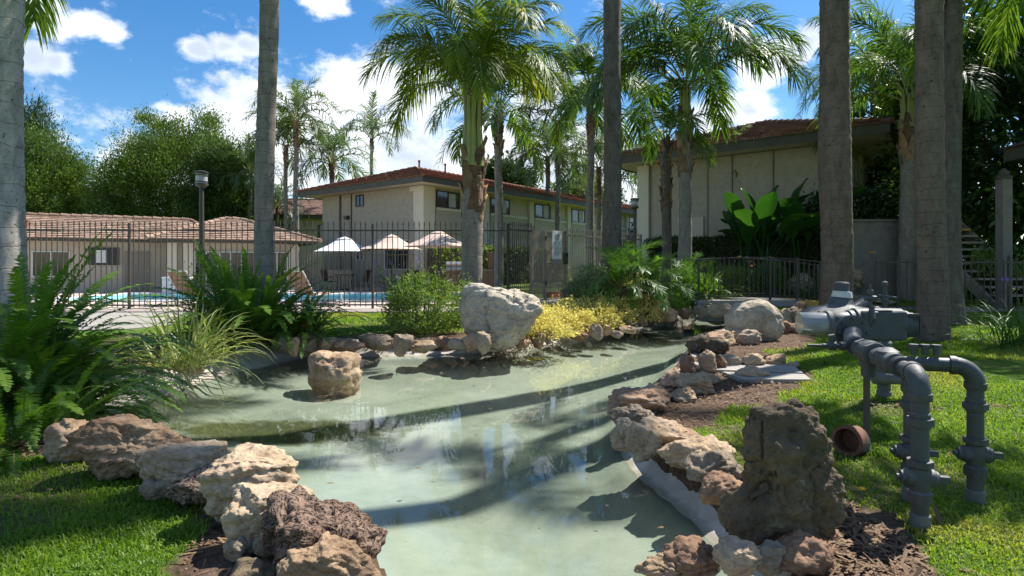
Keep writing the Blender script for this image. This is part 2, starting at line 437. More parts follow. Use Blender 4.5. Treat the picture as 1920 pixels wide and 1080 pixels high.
def tilemat(name, c1, c2, c3):
    t = NT(name); a = t.attr('tint').outputs['Fac']
    col = t.ramp(a, [(0.0, c1), (0.5, c2), (1.0, c3)])
    v = t.coord(True); n = t.noise(v, 2.2, 6, 0.65)
    col = t.mix(0.6, col, t.ramp(n, [(0.3, (0.55, 0.52, 0.5)), (0.6, (1.1, 1.1, 1.1))]), 'MULTIPLY')
    return t.finish(t.bsdf(col, 0.85, t.bump(t.noise(v, 30, 4), 0.4, 0.01), spec=0.25))
tilemat('tile_pink', (0.25, 0.168, 0.12), (0.32, 0.218, 0.16), (0.38, 0.275, 0.205))
tilemat('tile_red', (0.17, 0.075, 0.05), (0.22, 0.10, 0.067), (0.26, 0.135, 0.09))
tilemat('tile_brown', (0.15, 0.085, 0.062), (0.19, 0.108, 0.08), (0.23, 0.14, 0.105))

# glass pane
t = NT('pane'); v = t.coord()
MATS['pane'] = t.finish(t.bsdf((0.018, 0.024, 0.026), 0.06, t.bump(t.noise(v, 1.3, 2), 0.04, 0.02), spec=0.9))
t = NT('lantern_glass'); t.finish(t.bsdf((0.42, 0.42, 0.45), 0.35))
# clear plastic cover
t = NT('clear_plastic')
g = t.new('ShaderNodeBsdfGlossy'); g.inputs['Roughness'].default_value = 0.15
tr = t.new('ShaderNodeBsdfTransparent'); tr.inputs[0].default_value = (0.80, 0.82, 0.82, 1)
df = t.new('ShaderNodeBsdfDiffuse'); df.inputs[0].default_value = (0.6, 0.62, 0.62, 1)
m1 = t.new('ShaderNodeMixShader'); m1.inputs[0].default_value = 0.42
t.link(tr.outputs[0], m1.inputs[1]); t.link(df.outputs[0], m1.inputs[2])
fz = t.new('ShaderNodeFresnel'); fz.inputs[0].default_value = 1.45
m2 = t.new('ShaderNodeMixShader'); t.link(fz.outputs[0], m2.inputs[0]); t.link(m1.outputs[0], m2.inputs[1]); t.link(g.outputs[0], m2.inputs[2])
t.finish(m2)

def watermat(name, tint, rip, scale):
    t = NT(name); v = t.coord(True)
    n = t.noise(t_scaled(t, v, (1, 1.6, 1)), scale, 3, 0.5)
    n2 = t.noise(v, scale * 4.5, 2, 0.5)
    nr = t.bump(t.math('ADD', n, t.math('MULTIPLY', n2, 0.25)), rip, 0.02)
    g = t.new('ShaderNodeBsdfGlossy'); g.inputs['Roughness'].default_value = 0.015; t.link(nr, g.inputs['Normal'])
    tr = t.new('ShaderNodeBsdfTransparent'); tr.inputs[0].default_value = (*tint, 1)
    fz = t.new('ShaderNodeFresnel'); fz.inputs[0].default_value = 1.44; t.link(nr, fz.inputs['Normal'])
    ms = t.new('ShaderNodeMixShader'); t.link(fz.outputs[0], ms.inputs[0])
    t.link(tr.outputs[0], ms.inputs[1]); t.link(g.outputs[0], ms.inputs[2])
    return t.finish(ms)
watermat('pond_water', (0.90, 0.96, 0.93), 0.035, 2.2)
watermat('pool_water', (0.30, 0.86, 0.90), 0.5, 2.5)
basic('pool_plaster', (0.25, 0.62, 0.66), (0.20, 0.56, 0.62), 0.8, 0.8, 0.1, 20)

# ------------------------------------------------------------------ object helpers
def tag(o, label=None, cat=None, group=None, kind=None):
    if label: o['label'] = label
    if cat: o['category'] = cat
    if group: o['group'] = group
    if kind: o['kind'] = kind
    return o

def thing(name, label, cat, loc=(0, 0, 0), rz=0.0, group=None):
    o = bpy.data.objects.new(name, None)
    COL.objects.link(o)
    o.empty_display_size = 0.2
    o.location = loc; o.rotation_euler = (0, 0, rz)
    return tag(o, label, cat, group)

def link(name, me, parent=None, loc=(0, 0, 0), rot=(0, 0, 0), scale=None):
    o = bpy.data.objects.new(name, me)
    COL.objects.link(o)
    o.location = loc; o.rotation_euler = rot
    if scale is not None:
        o.scale = (scale,) * 3 if isinstance(scale, (int, float)) else scale
    if parent is not None: o.parent = parent
    return o

def mesh_np(name, verts, faces, mat, tint=None, smooth=False):
    """faces: (n,3) or (n,4) int array; fast path for big meshes"""
    verts = np.asarray(verts, np.float32); faces = np.asarray(faces, np.int32)
    me = bpy.data.meshes.new(name)
    k = faces.shape[1]
    me.vertices.add(len(verts)); me.vertices.foreach_set('co', verts.ravel())
    me.loops.add(faces.size); me.loops.foreach_set('vertex_index', faces.ravel())
    me.polygons.add(len(faces))
    me.polygons.foreach_set('loop_start', np.arange(0, faces.size, k, dtype=np.int32))
    if smooth: me.polygons.foreach_set('use_smooth', np.ones(len(faces), bool))
    me.update(calc_edges=True)
    if tint is not None:
        a = me.attributes.new('tint', 'FLOAT', 'POINT'); a.data.foreach_set('value', np.asarray(tint, np.float32))
    if mat: me.materials.append(MATS[mat])
    return me

class MB:
    def __init__(s): s.v, s.f, s.t = [], [], []
    def add(s, vs, fs, tint=0.0):
        b = len(s.v); s.v += [tuple(p) for p in vs]; s.f += [tuple(i + b for i in f) for f in fs]; s.t += [tint] * len(vs)
        return s
    def box(s, a, b, tint=0.0):
        (x0, y0, z0), (x1, y1, z1) = a, b
        return s.add([(x0, y0, z0), (x1, y0, z0), (x1, y1, z0), (x0, y1, z0), (x0, y0, z1), (x1, y0, z1), (x1, y1, z1), (x0, y1, z1)],
              [(0, 3, 2, 1), (4, 5, 6, 7), (0, 1, 5, 4), (1, 2, 6, 5), (2, 3, 7, 6), (3, 0, 4, 7)], tint)
    def prism(s, pts, z0, z1):
        n = len(pts)
        return s.add([(x, y, z0) for x, y in pts] + [(x, y, z1) for x, y in pts],
              [tuple(reversed(range(n))), tuple(range(n, 2 * n))] + [(i, (i + 1) % n, n + (i + 1) % n, n + i) for i in range(n)])
    def tube(s, path, rad, seg=10, caps=True, ang=0.0):
        P = [Vector(p) for p in path]
        rad = [rad] * len(P) if isinstance(rad, (int, float)) else list(rad)
        vs, fs = [], []; up = None
        for i, p in enumerate(P):
            d = (P[min(i + 1, len(P) - 1)] - P[max(i - 1, 0)]).normalized()
            if up is None:
                up = Vector((0, 0, 1)) if abs(d.z) < 0.9 else Vector((1, 0, 0))
            a = d.cross(up).normalized() if d.cross(up).length > 1e-6 else Vector((1, 0, 0))
            b = a.cross(d).normalized(); up = b
            for k in range(seg):
                q = 2 * math.pi * k / seg + ang
                vs.append(p + a * math.cos(q) * rad[i] + b * math.sin(q) * rad[i])
        for i in range(len(P) - 1):
            for k in range(seg):
                fs.append((i * seg + k, i * seg + (k + 1) % seg, (i + 1) * seg + (k + 1) % seg, (i + 1) * seg + k))
        if caps:
            fs.append(tuple(reversed(range(seg)))); fs.append(tuple(range((len(P) - 1) * seg, len(P) * seg)))
        return s.add(vs, fs)
    def lathe(s, prof, origin=(0, 0, 0), axis=(0, 0, 1), seg=20, ang=0.0):
        """prof: list of (radius, distance along the axis)"""
        d = Vector(axis).normalized(); o = Vector(origin)
        up = Vector((0, 0, 1)) if abs(d.z) < 0.9 else Vector((1, 0, 0))
        a = d.cross(up).normalized(); b = a.cross(d)
        vs, fs = [], []
        for r, h in prof:
            for k in range(seg):
                q = 2 * math.pi * k / seg + ang
                vs.append(o + d * h + (a * math.cos(q) + b * math.sin(q)) * max(r, 1e-4))
        for i in range(len(prof) - 1):
            for k in range(seg):
                fs.append((i * seg + k, i * seg + (k + 1) % seg, (i + 1) * seg + (k + 1) % seg, (i + 1) * seg + k))
        fs.append(tuple(reversed(range(seg)))); fs.append(tuple(range((len(prof) - 1) * seg, len(prof) * seg)))
        return s.add(vs, fs)
    def mesh(s, name, mat, smooth=None):
        me = bpy.data.meshes.new(name)
        me.from_pydata(s.v, [], s.f); me.update()
        bm = bmesh.new(); bm.from_mesh(me); bmesh.ops.recalc_face_normals(bm, faces=bm.faces); bm.to_mesh(me); bm.free()
        if any(s.t):
            a = me.attributes.new('tint', 'FLOAT', 'POINT'); a.data.foreach_set('value', s.t)
        if mat: me.materials.append(MATS[mat])
        if smooth is not None:
            me.polygons.foreach_set('use_smooth', [True] * len(me.polygons))
            me.set_sharp_from_angle(angle=R(smooth))
        return me
    def build(s, name, mat, parent=None, smooth=None, origin=None, bevel=0.0):
        if origin is not None:
            s.v = [(x - origin[0], y - origin[1], z - origin[2]) for x, y, z in s.v]
        o = link(name, s.mesh(name, mat, smooth), parent)
        if bevel:
            m = o.modifiers.new('bevel', 'BEVEL'); m.width = bevel; m.segments = 2; m.limit_method = 'ANGLE'; m.angle_limit = R(40)
        return o

# ================================================================== SETTING
ZW = -0.22                                                     # pond water level
POND = catmull([(-0.60, 2.52), (-1.0, 2.90), (-1.5, 3.38), (-2.13, 4.05), (-2.8, 4.55), (-3.45, 5.02), (-3.78, 5.6), (-3.80, 6.2), (-3.70, 7.2),
        (-3.45, 8.2), (-3.1, 8.85), (-2.45, 9.02), (-1.49, 9.13), (-.51, 9.41), (.37, 10.08), (1.45, 11.4), (2.96, 13.6), (4.06, 14.9), (4.9, 15.9),
        (5.5, 16.8), (6.4, 16.8), (6.3, 15.6), (5.55, 14.4), (5.0, 13.2), (4.16, 11.7), (2.97, 9.9), (2.22, 8.1), (1.77, 7.07), (1.17, 5.83), (.92, 5.07), (.82, 4.42),
        (.84, 3.94), (.93, 3.53), (1.0, 3.14), (1.02, 2.8), (.95, 2.3), (.6, 1.85), (0.1, 1.75), (-.35, 2.1)], 4)
POOL = (-15.5, -1.6, 19.0, 23.6)                               # swimming pool rectangle

def base_h(x, y):
    x = np.asarray(x, float); y = np.asarray(y, float)
    h = 0.2 * sstep(11.0, 12.8, y) * sstep(3.2, 5.0, x)
    h = np.maximum(h, 0.19 * sstep(15.6, 16.8, y) * sstep(-1.2, 0.2, x))
    h = h + 1.25 * sstep(17.0, 21.0, y) * sstep(4.2, 6.0, x) * (1 - sstep(10.5, 12.5, x)) * (1 - sstep(40, 60, y))
    return h

def gz(x, y): return float(base_h(x, y))

def gp(px, py, dz=0.0):
    """where the sight line through a photo pixel meets the ground"""
    z = 0.0
    for _ in range(12):
        D = (H - z - dz) * F / (py - YH); X = (px - 960) / F * D
        z = 0.5 * z + 0.5 * gz(X, D)
    return X, D, z

def at(px, py, D): return Vector(((px - 960) / F * D, D, H + (YH - py) / F * D))

def rim_w(x, y):                                               # the concrete rim is broad on the far left bank
    return 0.30 - 0.15 * sstep(0.3, -0.5, x) * sstep(5.2, 4.6, y) + 0.38 * sstep(-1.9, -3.2, x) * sstep(4.9, 5.8, y) * (1 - sstep(8.6, 9.2, y) * 0.4)

MULCH_R = np.array([(0.9, 4.4), (1.3, 4.36), (1.95, 5.0), (2.75, 5.8), (3.3, 6.6), (3.25, 7.3), (3.3, 8.0), (4.2, 8.6), (5.2, 10.0), (6.2, 12.0), (5, 12.6), (3.0, 9.9), (2.2, 8.1), (1.2, 5.83)])
BED_L = np.array([(-7.5, 3.55), (-3.1, 3.7), (-2.55, 4.1), (-2.2, 4.5), (-3.4, 5.3), (-3.8, 6.2), (-3.4, 8.3), (-2.2, 9.2), (-0.4, 9.5), (0.4, 10.2), (1.5, 11.6), (3.0, 13.8), (4.2, 15.2), (3.2, 15.6), (1.9, 14.3), (0.9, 12.5), (-0.6, 10.6), (-2.1, 9.9), (-3.5, 9.9), (-4.5, 9.4), (-5.4, 8.4), (-8.5, 7.5)])
BED_N = np.array([(1.02, 2.2), (1.55, 2.2), (1.6, 2.75), (1.35, 3.05), (1.05, 3.2)])
BED_W = np.array([(-1.45, 3.5), (-1.0, 2.6), (-0.6, 1.9), (-1.1, 1.9), (-1.35, 2.7), (-1.75, 3.4)])

def grass_mask(x, y):
    """1 = lawn, 0 = bare earth, mulch or planting bed"""
    x = np.ravel(x); y = np.ravel(y)
    p = np.stack([x * 2.2, y * 2.2, np.zeros_like(x)], 1)
    wob = fbm(p, 4, 5) * 0.16
    m = np.ones_like(x)
    for P in (MULCH_R, BED_L, BED_N, BED_W):
        m = np.minimum(m, sstep(-0.05, 0.2, -poly_sd(x, y, P) + wob))
    m = np.minimum(m, sstep(0.28, 0.42, -poly_sd(x, y, POND) + wob * 0.5))
    # slope below the right-hand building is planted, not mown
    m = m * (1 - sstep(16.4, 17.2, y) * sstep(4.5, 5.5, x) * (1 - sstep(9.5, 10.5, x)))
    bare = sstep(0.2, 0.6, fbm(p * 0.55 + 9.1, 4, 11))
    return np.clip(m * (1 - 0.55 * bare), 0, 1)

def axis(lo, hi, step, far):
    a = list(np.arange(lo, hi + 1e-6, step)); k = step
    left, right = [], []
    v = lo
    while v > -far: k *= 1.22; v -= k; left.append(v)
    k = step; v = hi
    while v < far: k *= 1.22; v += k; right.append(v)
    return np.array(left[::-1] + a + right)
def grid(xs, ys):
    X, Y = np.meshgrid(xs, ys)
    nx, ny = len(xs), len(ys)
    i = (np.arange(ny - 1)[:, None] * nx + np.arange(nx - 1)[None, :]).ravel()
    return X.ravel(), Y.ravel(), np.stack([i, i + 1, i + 1 + nx, i + nx], 1)

xs = axis(-7.0, 8.5, 0.065, 900); ys = axis(1.0, 17.5, 0.065, 900)
GX, GY, GF = grid(xs, ys)
GH = base_h(GX, GY)
near = (GX > -12) & (GX < 14) & (GY > 0) & (GY < 24)
und = np.zeros_like(GX); und[near] = fbm(np.stack([GX[near] * 1.1, GY[near] * 1.1, 0 * GX[near]], 1), 4, 3) * 0.018
GH = GH + und
sdp = np.full(GX.shape, -50.0); sdp[near] = poly_sd(GX[near], GY[near], POND)
rw = rim_w(GX, GY)
GH = np.where(sdp > -60, GH - 0.9 * sstep(0.0, 0.2, sdp + rw - 0.12), GH)
pin = (GX > POOL[0] - 0.5) & (GX < POOL[1] + 0.5) & (GY > POOL[2] - 0.5) & (GY < POOL[3] + 0.5)
GH = np.where(pin, -2.2, GH)
gm = np.ones_like(GX); gm[near] = grass_mask(GX[near], GY[near])
me = mesh_np('ground', np.stack([GX, GY, GH], 1), GF, None, smooth=True)
a = me.attributes.new('lawn', 'FLOAT', 'POINT'); a.data.foreach_set('value', gm.astype(np.float32))
t = NT('ground'); v = t.coord(True)
la = t.attr('lawn').outputs['Fac']
n1 = t.noise(v, 1.4, 6, 0.65); n2 = t.noise(v, 38, 6, 0.7); n3 = t.noise(v, 9, 5, 0.65)
dryp = t.rng(t.noise(v, 0.8, 5, 0.65), 0.52, 0.68)
gcol = t.ramp(t.math('ADD', t.math('MULTIPLY', n1, 0.5), t.math('MULTIPLY', n2, 0.5)), [(0.3, (0.045, 0.095, 0.010)), (0.55, (0.10, 0.18, 0.016)), (0.75, (0.17, 0.22, 0.03))])
gcol = t.mix(t.math('MULTIPLY', dryp, 0.55), gcol, (0.20, 0.165, 0.06))
dcol = t.ramp(t.math('ADD', t.math('MULTIPLY', n3, 0.45), t.math('MULTIPLY', n2, 0.55)), [(0.3, (0.04, 0.026, 0.018)), (0.5, (0.115, 0.075, 0.05)), (0.72, (0.24, 0.17, 0.12))])
col = t.mix(t.rng(la, 0.3, 0.7), dcol, gcol)
MATS['ground'] = t.finish(t.bsdf(col, 0.95, t.bump(t.math('ADD', n2, t.math('MULTIPLY', n3, 0.7)), 0.9, 0.03), spec=0.15))
me.materials.append(MATS['ground'])
tag(link('ground', me), kind='structure')

# pond basin: troweled concrete shell
bx = np.arange(-5.2, 7.6, 0.055); by = np.arange(1.2, 18, 0.055)
BX, BY, BF = grid(bx, by)
s = poly_sd(BX, BY, POND)
w = rim_w(BX, BY)
irr = fbm(np.stack([BX * 1.7, BY * 1.7, 0 * BX], 1), 4, 21)
ss = s + irr * 0.05
q = np.clip(-ss / w, 0, 2.2)                                   # 0 at the water line, 1 at the outer lip
z_out = ZW + (0.235) * sstep(0, 1, q) - 0.28 * sstep(1.0, 1.9, q) + base_h(BX, BY) * sstep(0.0, 1.0, q)
z_in = ZW - 0.10 * sstep(0, 0.25, ss) - 0.13 * sstep(0.1, 1.4, ss)
BZ = np.where(ss < 0, z_out, z_in) + irr * 0.006
keep = (s[BF] > -0.95).any(1) & (s[BF] > -w[BF] * 2.0).any(1)
BF = BF[keep]
used = np.unique(BF); remap = np.full(len(BX), -1); remap[used] = np.arange(len(used))
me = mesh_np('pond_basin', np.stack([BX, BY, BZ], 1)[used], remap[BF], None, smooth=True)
a = me.attributes.new('depth', 'FLOAT', 'POINT'); a.data.foreach_set('value', ss[used].astype(np.float32))
t = NT('pond_basin'); v = t.coord(True); dp = t.attr('depth').outputs['Fac']
n1 = t.noise(v, 0.9, 6, 0.6, 0.5); n2 = t.noise(v, 6, 6, 0.65)
under = t.ramp(t.math('ADD', t.math('MULTIPLY', n1, 0.7), t.math('MULTIPLY', n2, 0.3)), [(0.3, (0.18, 0.198, 0.152)), (0.5, (0.285, 0.30, 0.245)), (0.7, (0.37, 0.376, 0.312))])
dry = t.ramp(n2, [(0.3, (0.34, 0.30, 0.25)), (0.7, (0.52, 0.48, 0.42))])
col = t.mix(t.rng(dp, -0.05, 0.02), dry, under)
wet = t.math('SUBTRACT', 1.0, t.rng(t.math('ABSOLUTE', t.math('SUBTRACT', dp, t.math('MULTIPLY', t.math('SUBTRACT', n2, 0.5), 0.12))), 0.0, 0.05))
col = t.mix(t.math('MULTIPLY', wet, 0.55), col, (0.20, 0.16, 0.10))
# algae and a shadow painted in at floor left, silt and specks of debris
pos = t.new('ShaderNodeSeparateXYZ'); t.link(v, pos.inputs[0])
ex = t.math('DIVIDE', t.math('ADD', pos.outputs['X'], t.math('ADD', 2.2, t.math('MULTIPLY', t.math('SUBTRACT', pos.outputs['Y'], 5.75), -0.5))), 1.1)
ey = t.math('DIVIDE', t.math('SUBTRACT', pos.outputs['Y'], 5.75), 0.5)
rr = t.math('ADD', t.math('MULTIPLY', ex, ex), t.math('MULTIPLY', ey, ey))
alg_shadow = t.math('MULTIPLY', t.math('SUBTRACT', 1.0, t.rng(t.math('ADD', rr, t.math('MULTIPLY', t.math('SUBTRACT', n2, 0.5), 1.6)), 0.65, 1.25)), 0.96)
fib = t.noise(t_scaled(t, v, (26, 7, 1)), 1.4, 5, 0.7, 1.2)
col = t.mix(alg_shadow, col, t.ramp(fib, [(0.35, (0.02, 0.024, 0.008)), (0.65, (0.085, 0.085, 0.02))]))
str_ = t.math('MULTIPLY', t.rng(t.noise(t_scaled(t, v, (3.0, 22, 1)), 1.2, 6, 0.7, 1.5), 0.58, 0.68), t.rng(t.noise(v, 0.55, 2), 0.45, 0.6))
col = t.mix(t.math('MULTIPLY', str_, 0.35), col, (0.33, 0.30, 0.16))
spk = t.new('ShaderNodeTexVoronoi'); spk.inputs['Scale'].default_value = 9; t.link(v, spk.inputs['Vector'])
sm = t.math('MULTIPLY', t.math('SUBTRACT', 1.0, t.rng(spk.outputs['Distance'], 0.05, 0.085)), t.rng(spk.outputs['Color'], 0.62, 0.66))
col = t.mix(t.math('MULTIPLY', sm, 0.8), col, (0.08, 0.07, 0.04))
spk2 = t.new('ShaderNodeTexVoronoi'); spk2.inputs['Scale'].default_value = 26; t.link(v, spk2.inputs['Vector'])
sm2 = t.math('MULTIPLY', t.math('SUBTRACT', 1.0, t.rng(spk2.outputs['Distance'], 0.06, 0.12)), t.rng(spk2.outputs['Color'], 0.6, 0.66))
col = t.mix(t.math('MULTIPLY', sm2, 0.5), col, (0.16, 0.14, 0.08))
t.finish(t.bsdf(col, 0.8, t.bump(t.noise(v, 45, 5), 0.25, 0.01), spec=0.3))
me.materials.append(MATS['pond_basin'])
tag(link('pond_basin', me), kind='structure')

# pond water
wx = np.arange(-5.2, 7.6, 0.15); wy = np.arange(1.2, 18, 0.15)
WX, WY, WF = grid(wx, wy)
s = poly_sd(WX, WY, POND)
WF = WF[(s[WF] > -0.12).any(1)]
used = np.unique(WF); remap = np.full(len(WX), -1); remap[used] = np.arange(len(used))
tag(link('pond_water', mesh_np('pond_water', np.stack([WX, WY, np.full_like(WX, ZW)], 1)[used], remap[WF], 'pond_water', smooth=True)), kind='structure')

# pool deck with the pool cut out of it
x0, x1, y0, y1 = POOL
mb = MB()
for (a, b) in (((-40, 14.75), (-0.3, y0)), ((-40, y1), (-1.0, 31.5)), ((-40, y0), (x0, y1)), ((x1, y0), (-0.3, y1))):
    mb.box((a[0], a[1], -0.2), (b[0], b[1], 0.03))
tag(mb.build('pool_deck', 'deck_concrete'), kind='structure')
pool = tag(MB().box((x0, y0, -1.65), (x1, y1, -1.6)).build('swimming_pool', 'pool_plaster'), kind='structure')
for nm, a, b in (('pool_wall', (x0, y0, -1.6), (x0 + .1, y1, 0.02)), ('pool_wall', (x1 - .1, y0, -1.6), (x1, y1, 0.02)), ('pool_wall', (x0 + .1, y0, -1.6), (x1 - .1, y0 + .1, 0.02)), ('pool_wall', (x0 + .1, y1 - .1, -1.6), (x1 - .1, y1, 0.02))):
    MB().box(a, b).build(nm, 'pool_plaster', pool)
for a, b in (((x0 - .3, y0 - .3), (x1 + .3, y0 + .02)), ((x0 - .3, y1 - .02), (x1 + .3, y1 + .3)), ((x0 - .3, y0 + .02), (x0 + .02, y1 - .02)), ((x1 - .02, y0 + .02), (x1 + .3, y1 - .02))):
    MB().box((a[0], a[1], 0.0), (b[0], b[1], 0.075)).build('coping', 'white_plastic', pool, bevel=0.02)
tag(MB().add([(x0 + .1, y0 + .1, -0.07), (x1 - .1, y0 + .1, -0.07), (x1 - .1, y1 - .1, -0.07), (x0 + .1, y1 - .1, -0.07)], [(0, 1, 2, 3)]).build('pool_water', 'pool_water'), kind='structure')

# paths
def sheet(name, pts, zt, th, mat):
    mb = MB(); n = len(pts)
    mb.prism(pts, zt - th, zt)
    return tag(mb.build(name, mat), kind='structure')
sheet('path', [(-14, 9.2), (-7.2, 10.9), (-6.2, 12.6), (-6.2, 14.7), (-16, 14.7)], 0.015, 0.3, 'concrete')
sheet('path', [(-0.6, 15.0), (1.1, 15.2), (2.4, 16.9), (4.4, 19.0), (3.2, 20.2), (0.2, 17.2)], 0.2, 0.4, 'concrete')
sheet('path', [(7.0, 12.9), (20, 12.1), (20, 13.1), (7.6, 13.9)], 0.225, 0.4, 'concrete')
# concrete pad in the mulch
for pts in ([(2.18, 6.55), (3.15, 6.35), (3.3, 6.95), (2.6, 7.2), (2.15, 7.0)], [(2.35, 6.0), (3.05, 5.98), (3.13, 6.28), (2.3, 6.42)]):
    sheet('stepping_slab', pts, 0.035, 0.12, 'concrete')

# footbridge with its arched railings -----------------------------------------------------------
br = thing('footbridge', 'low concrete footbridge with yellow edge and arched metal railings over the pond end', 'bridge', (6.3, 14.6, 0.2))
BZ0 = 0.16
MB().box((-1.9, -0.7, BZ0 - 0.15), (0.55, 0.7, BZ0)).build('deck', 'concrete', br, bevel=0.015)
MB().box((0.56, -0.72, BZ0 - 0.19), (1.02, 0.7, BZ0 - 0.012)).build('yellow_edge', 'yellow_paint', br, bevel=0.01)
MB().box((0.3, -0.95, BZ0 - 0.42), (2.6, -0.3, BZ0 - 0.13)).build('abutment', 'concrete', br, bevel=0.02)
for yy in (-0.62, 0.62):
    top = lambda x: 1.18 - 0.10 * ((x + 0.6) / 1.6) ** 2
    xsr = [-1.85 + 0.12 * k for k in range(30)]
    xe = xsr[-1]
    for x in (-1.85, -0.15, 0.5, xe):
        zb = BZ0 if x < 0.55 else -0.05
        MB().box((x - .022, yy - .022, zb), (x + .022, yy + .022, max(top(x), 0.95) + 0.04)).build('post', 'black_iron', br)
    tp = lambda x: max(top(x), 0.95) if x > 0 else top(x)
    MB().tube([(x, yy, tp(x)) for x in xsr], 0.018, 6).build('top_rail', 'black_iron', br)
    MB().tube([(x, yy, BZ0 + 0.1 if x < 0.6 else BZ0 - 0.02) for x in xsr], 0.014, 6).build('bottom_rail', 'black_iron', br)
    for x in xsr[1:-1]:
        zb = BZ0 + 0.1 if x < 0.6 else BZ0 - 0.02
        MB().box((x - .007, yy - .007, zb), (x + .007, yy + .007, tp(x))).build('baluster', 'black_iron', br)

# ================================================================== BUILDINGS
def tile_slope(mb, e0, e1, r0, r1, rows, tw, th=0.045):
    e0, e1, r0, r1 = map(Vector, (e0, e1, r0, r1))
    n = (e1 - e0).cross(r0 - e0)
    if n.length < 1e-6: n = (e1 - e0).cross(r1 - e0)
    n.normalize()
    if n.z < 0: n = -n
    for i in range(rows):
        ta, tb = i / rows, (i + 1.12) / rows
        a0, a1 = e0.lerp(r0, ta), e1.lerp(r1, ta)
        b0, b1 = e0.lerp(r0, min(tb, 1)), e1.lerp(r1, min(tb, 1))
        L = (a1 - a0).length; m = max(1, int(round(L / tw)))
        off = (i % 2) * 0.5
        for k in range(m):
            u0 = max(0, (k + 0.03 - off * 0) / m); u1 = min(1, (k + 0.97) / m)
            lift = n * (th + random.uniform(-0.006, 0.012))
            p = [a0.lerp(a1, u0) + lift, a0.lerp(a1, u1) + lift, b0.lerp(b1, u1) + n * 0.006, b0.lerp(b1, u0) + n * 0.006]
            q = [a0.lerp(a1, u0), a0.lerp(a1, u1)]
            mb.add(p + q, [(0, 1, 2, 3), (4, 5, 1, 0)], random.random() * 0.98 + 0.01)

def hip_roof(root, x0, x1, y0, y1, ze, zr, hx0, hx1, mat, rows, tw, gable_x1=False):
    """hips meet the ridge at hx0/hx1; eave height ze"""
    ym = (y0 + y1) / 2
    A, B, C, D_ = (x0, y0, ze), (x1, y0, ze), (x1, y1, ze), (x0, y1, ze)
    P, Q = (hx0, ym, zr), (hx1, ym, zr)
    base = MB().add([A, B, C, D_, P, Q], [(0, 1, 5, 4), (1, 2, 5), (2, 3, 4, 5), (3, 0, 4), (0, 3, 2, 1)])
    roof = base.build('roof', 'fascia', root)
    mb = MB()
    tile_slope(mb, A, B, P, Q, rows, tw); tile_slope(mb, C, D_, Q, P, rows, tw)
    tile_slope(mb, D_, A, P, P, rows, tw); tile_slope(mb, B, C, Q, Q, rows, tw)
    tag(mb.build('roof_tiles', mat, roof), kind='stuff')
    for a, b in ((A, P), (B, Q), (C, Q), (D_, P), (P, Q)):
        a, b = Vector(a), Vector(b); n = max(2, int((b - a).length / 0.4))
        cap = MB()
        for k in range(n):
            p, r = a.lerp(b, k / n), a.lerp(b, (k + 1.1) / n)
            cap.tube([p + Vector((0, 0, .05)), r + Vector((0, 0, .03))], [0.10, 0.075], 8)
            cap.t[-16:] = [random.random() * 0.9 + 0.05] * 16
        tag(cap.build('ridge_caps', mat, roof), kind='stuff')
    return roof

def window(root, side, a, b, z0, z1, frame='window_frame', split=0.5, curtain=True, d=0.0, reveal=0.06):
    """side 'y': wall at y=d facing -y, a..b along x;  side 'x': wall at x=d facing -x, a..b along y"""
    def bx(u0, u1, w0, w1, p0, p1):
        if side == 'y': return (u0, d + p0, w0), (u1, d + p1, w1)
        return (d + p0, u0, w0), (d + p1, u1, w1)
    win = MB().box(*bx(a, b, z0, z1, -0.012, 0.05)).build('window', 'pane', root)
    fw = 0.05
    fr = MB()
    for (u0, u1, w0, w1) in ((a - fw, a, z0 - fw, z1 + fw), (b, b + fw, z0 - fw, z1 + fw), (a, b, z1, z1 + fw), (a, b, z0 - fw, z0), (a + (b - a) * split - .02, a + (b - a) * split + .02, z0, z1)):
        fr.box(*bx(u0, u1, w0, w1, -0.045, 0.03))
    fr.build('frame', frame, win)
    if curtain:
        m = a + (b - a) * split
        c0, c1 = (m + .05, b - (b - m) * 0.3)
        cu = MB(); n = 9
        for k in range(n):
            u = c0 + (c1 - c0) * k / n
            cu.box(*bx(u, u + (c1 - c0) / n * 0.85, z0 + 0.03, z1 - 0.05, -0.022 - 0.006 * (k % 2), -0.013))
        cu.build('curtain', 'curtain', win)
    return win

TH = math.atan2(0.788, 0.616)                                  # both apartment blocks share one grid direction

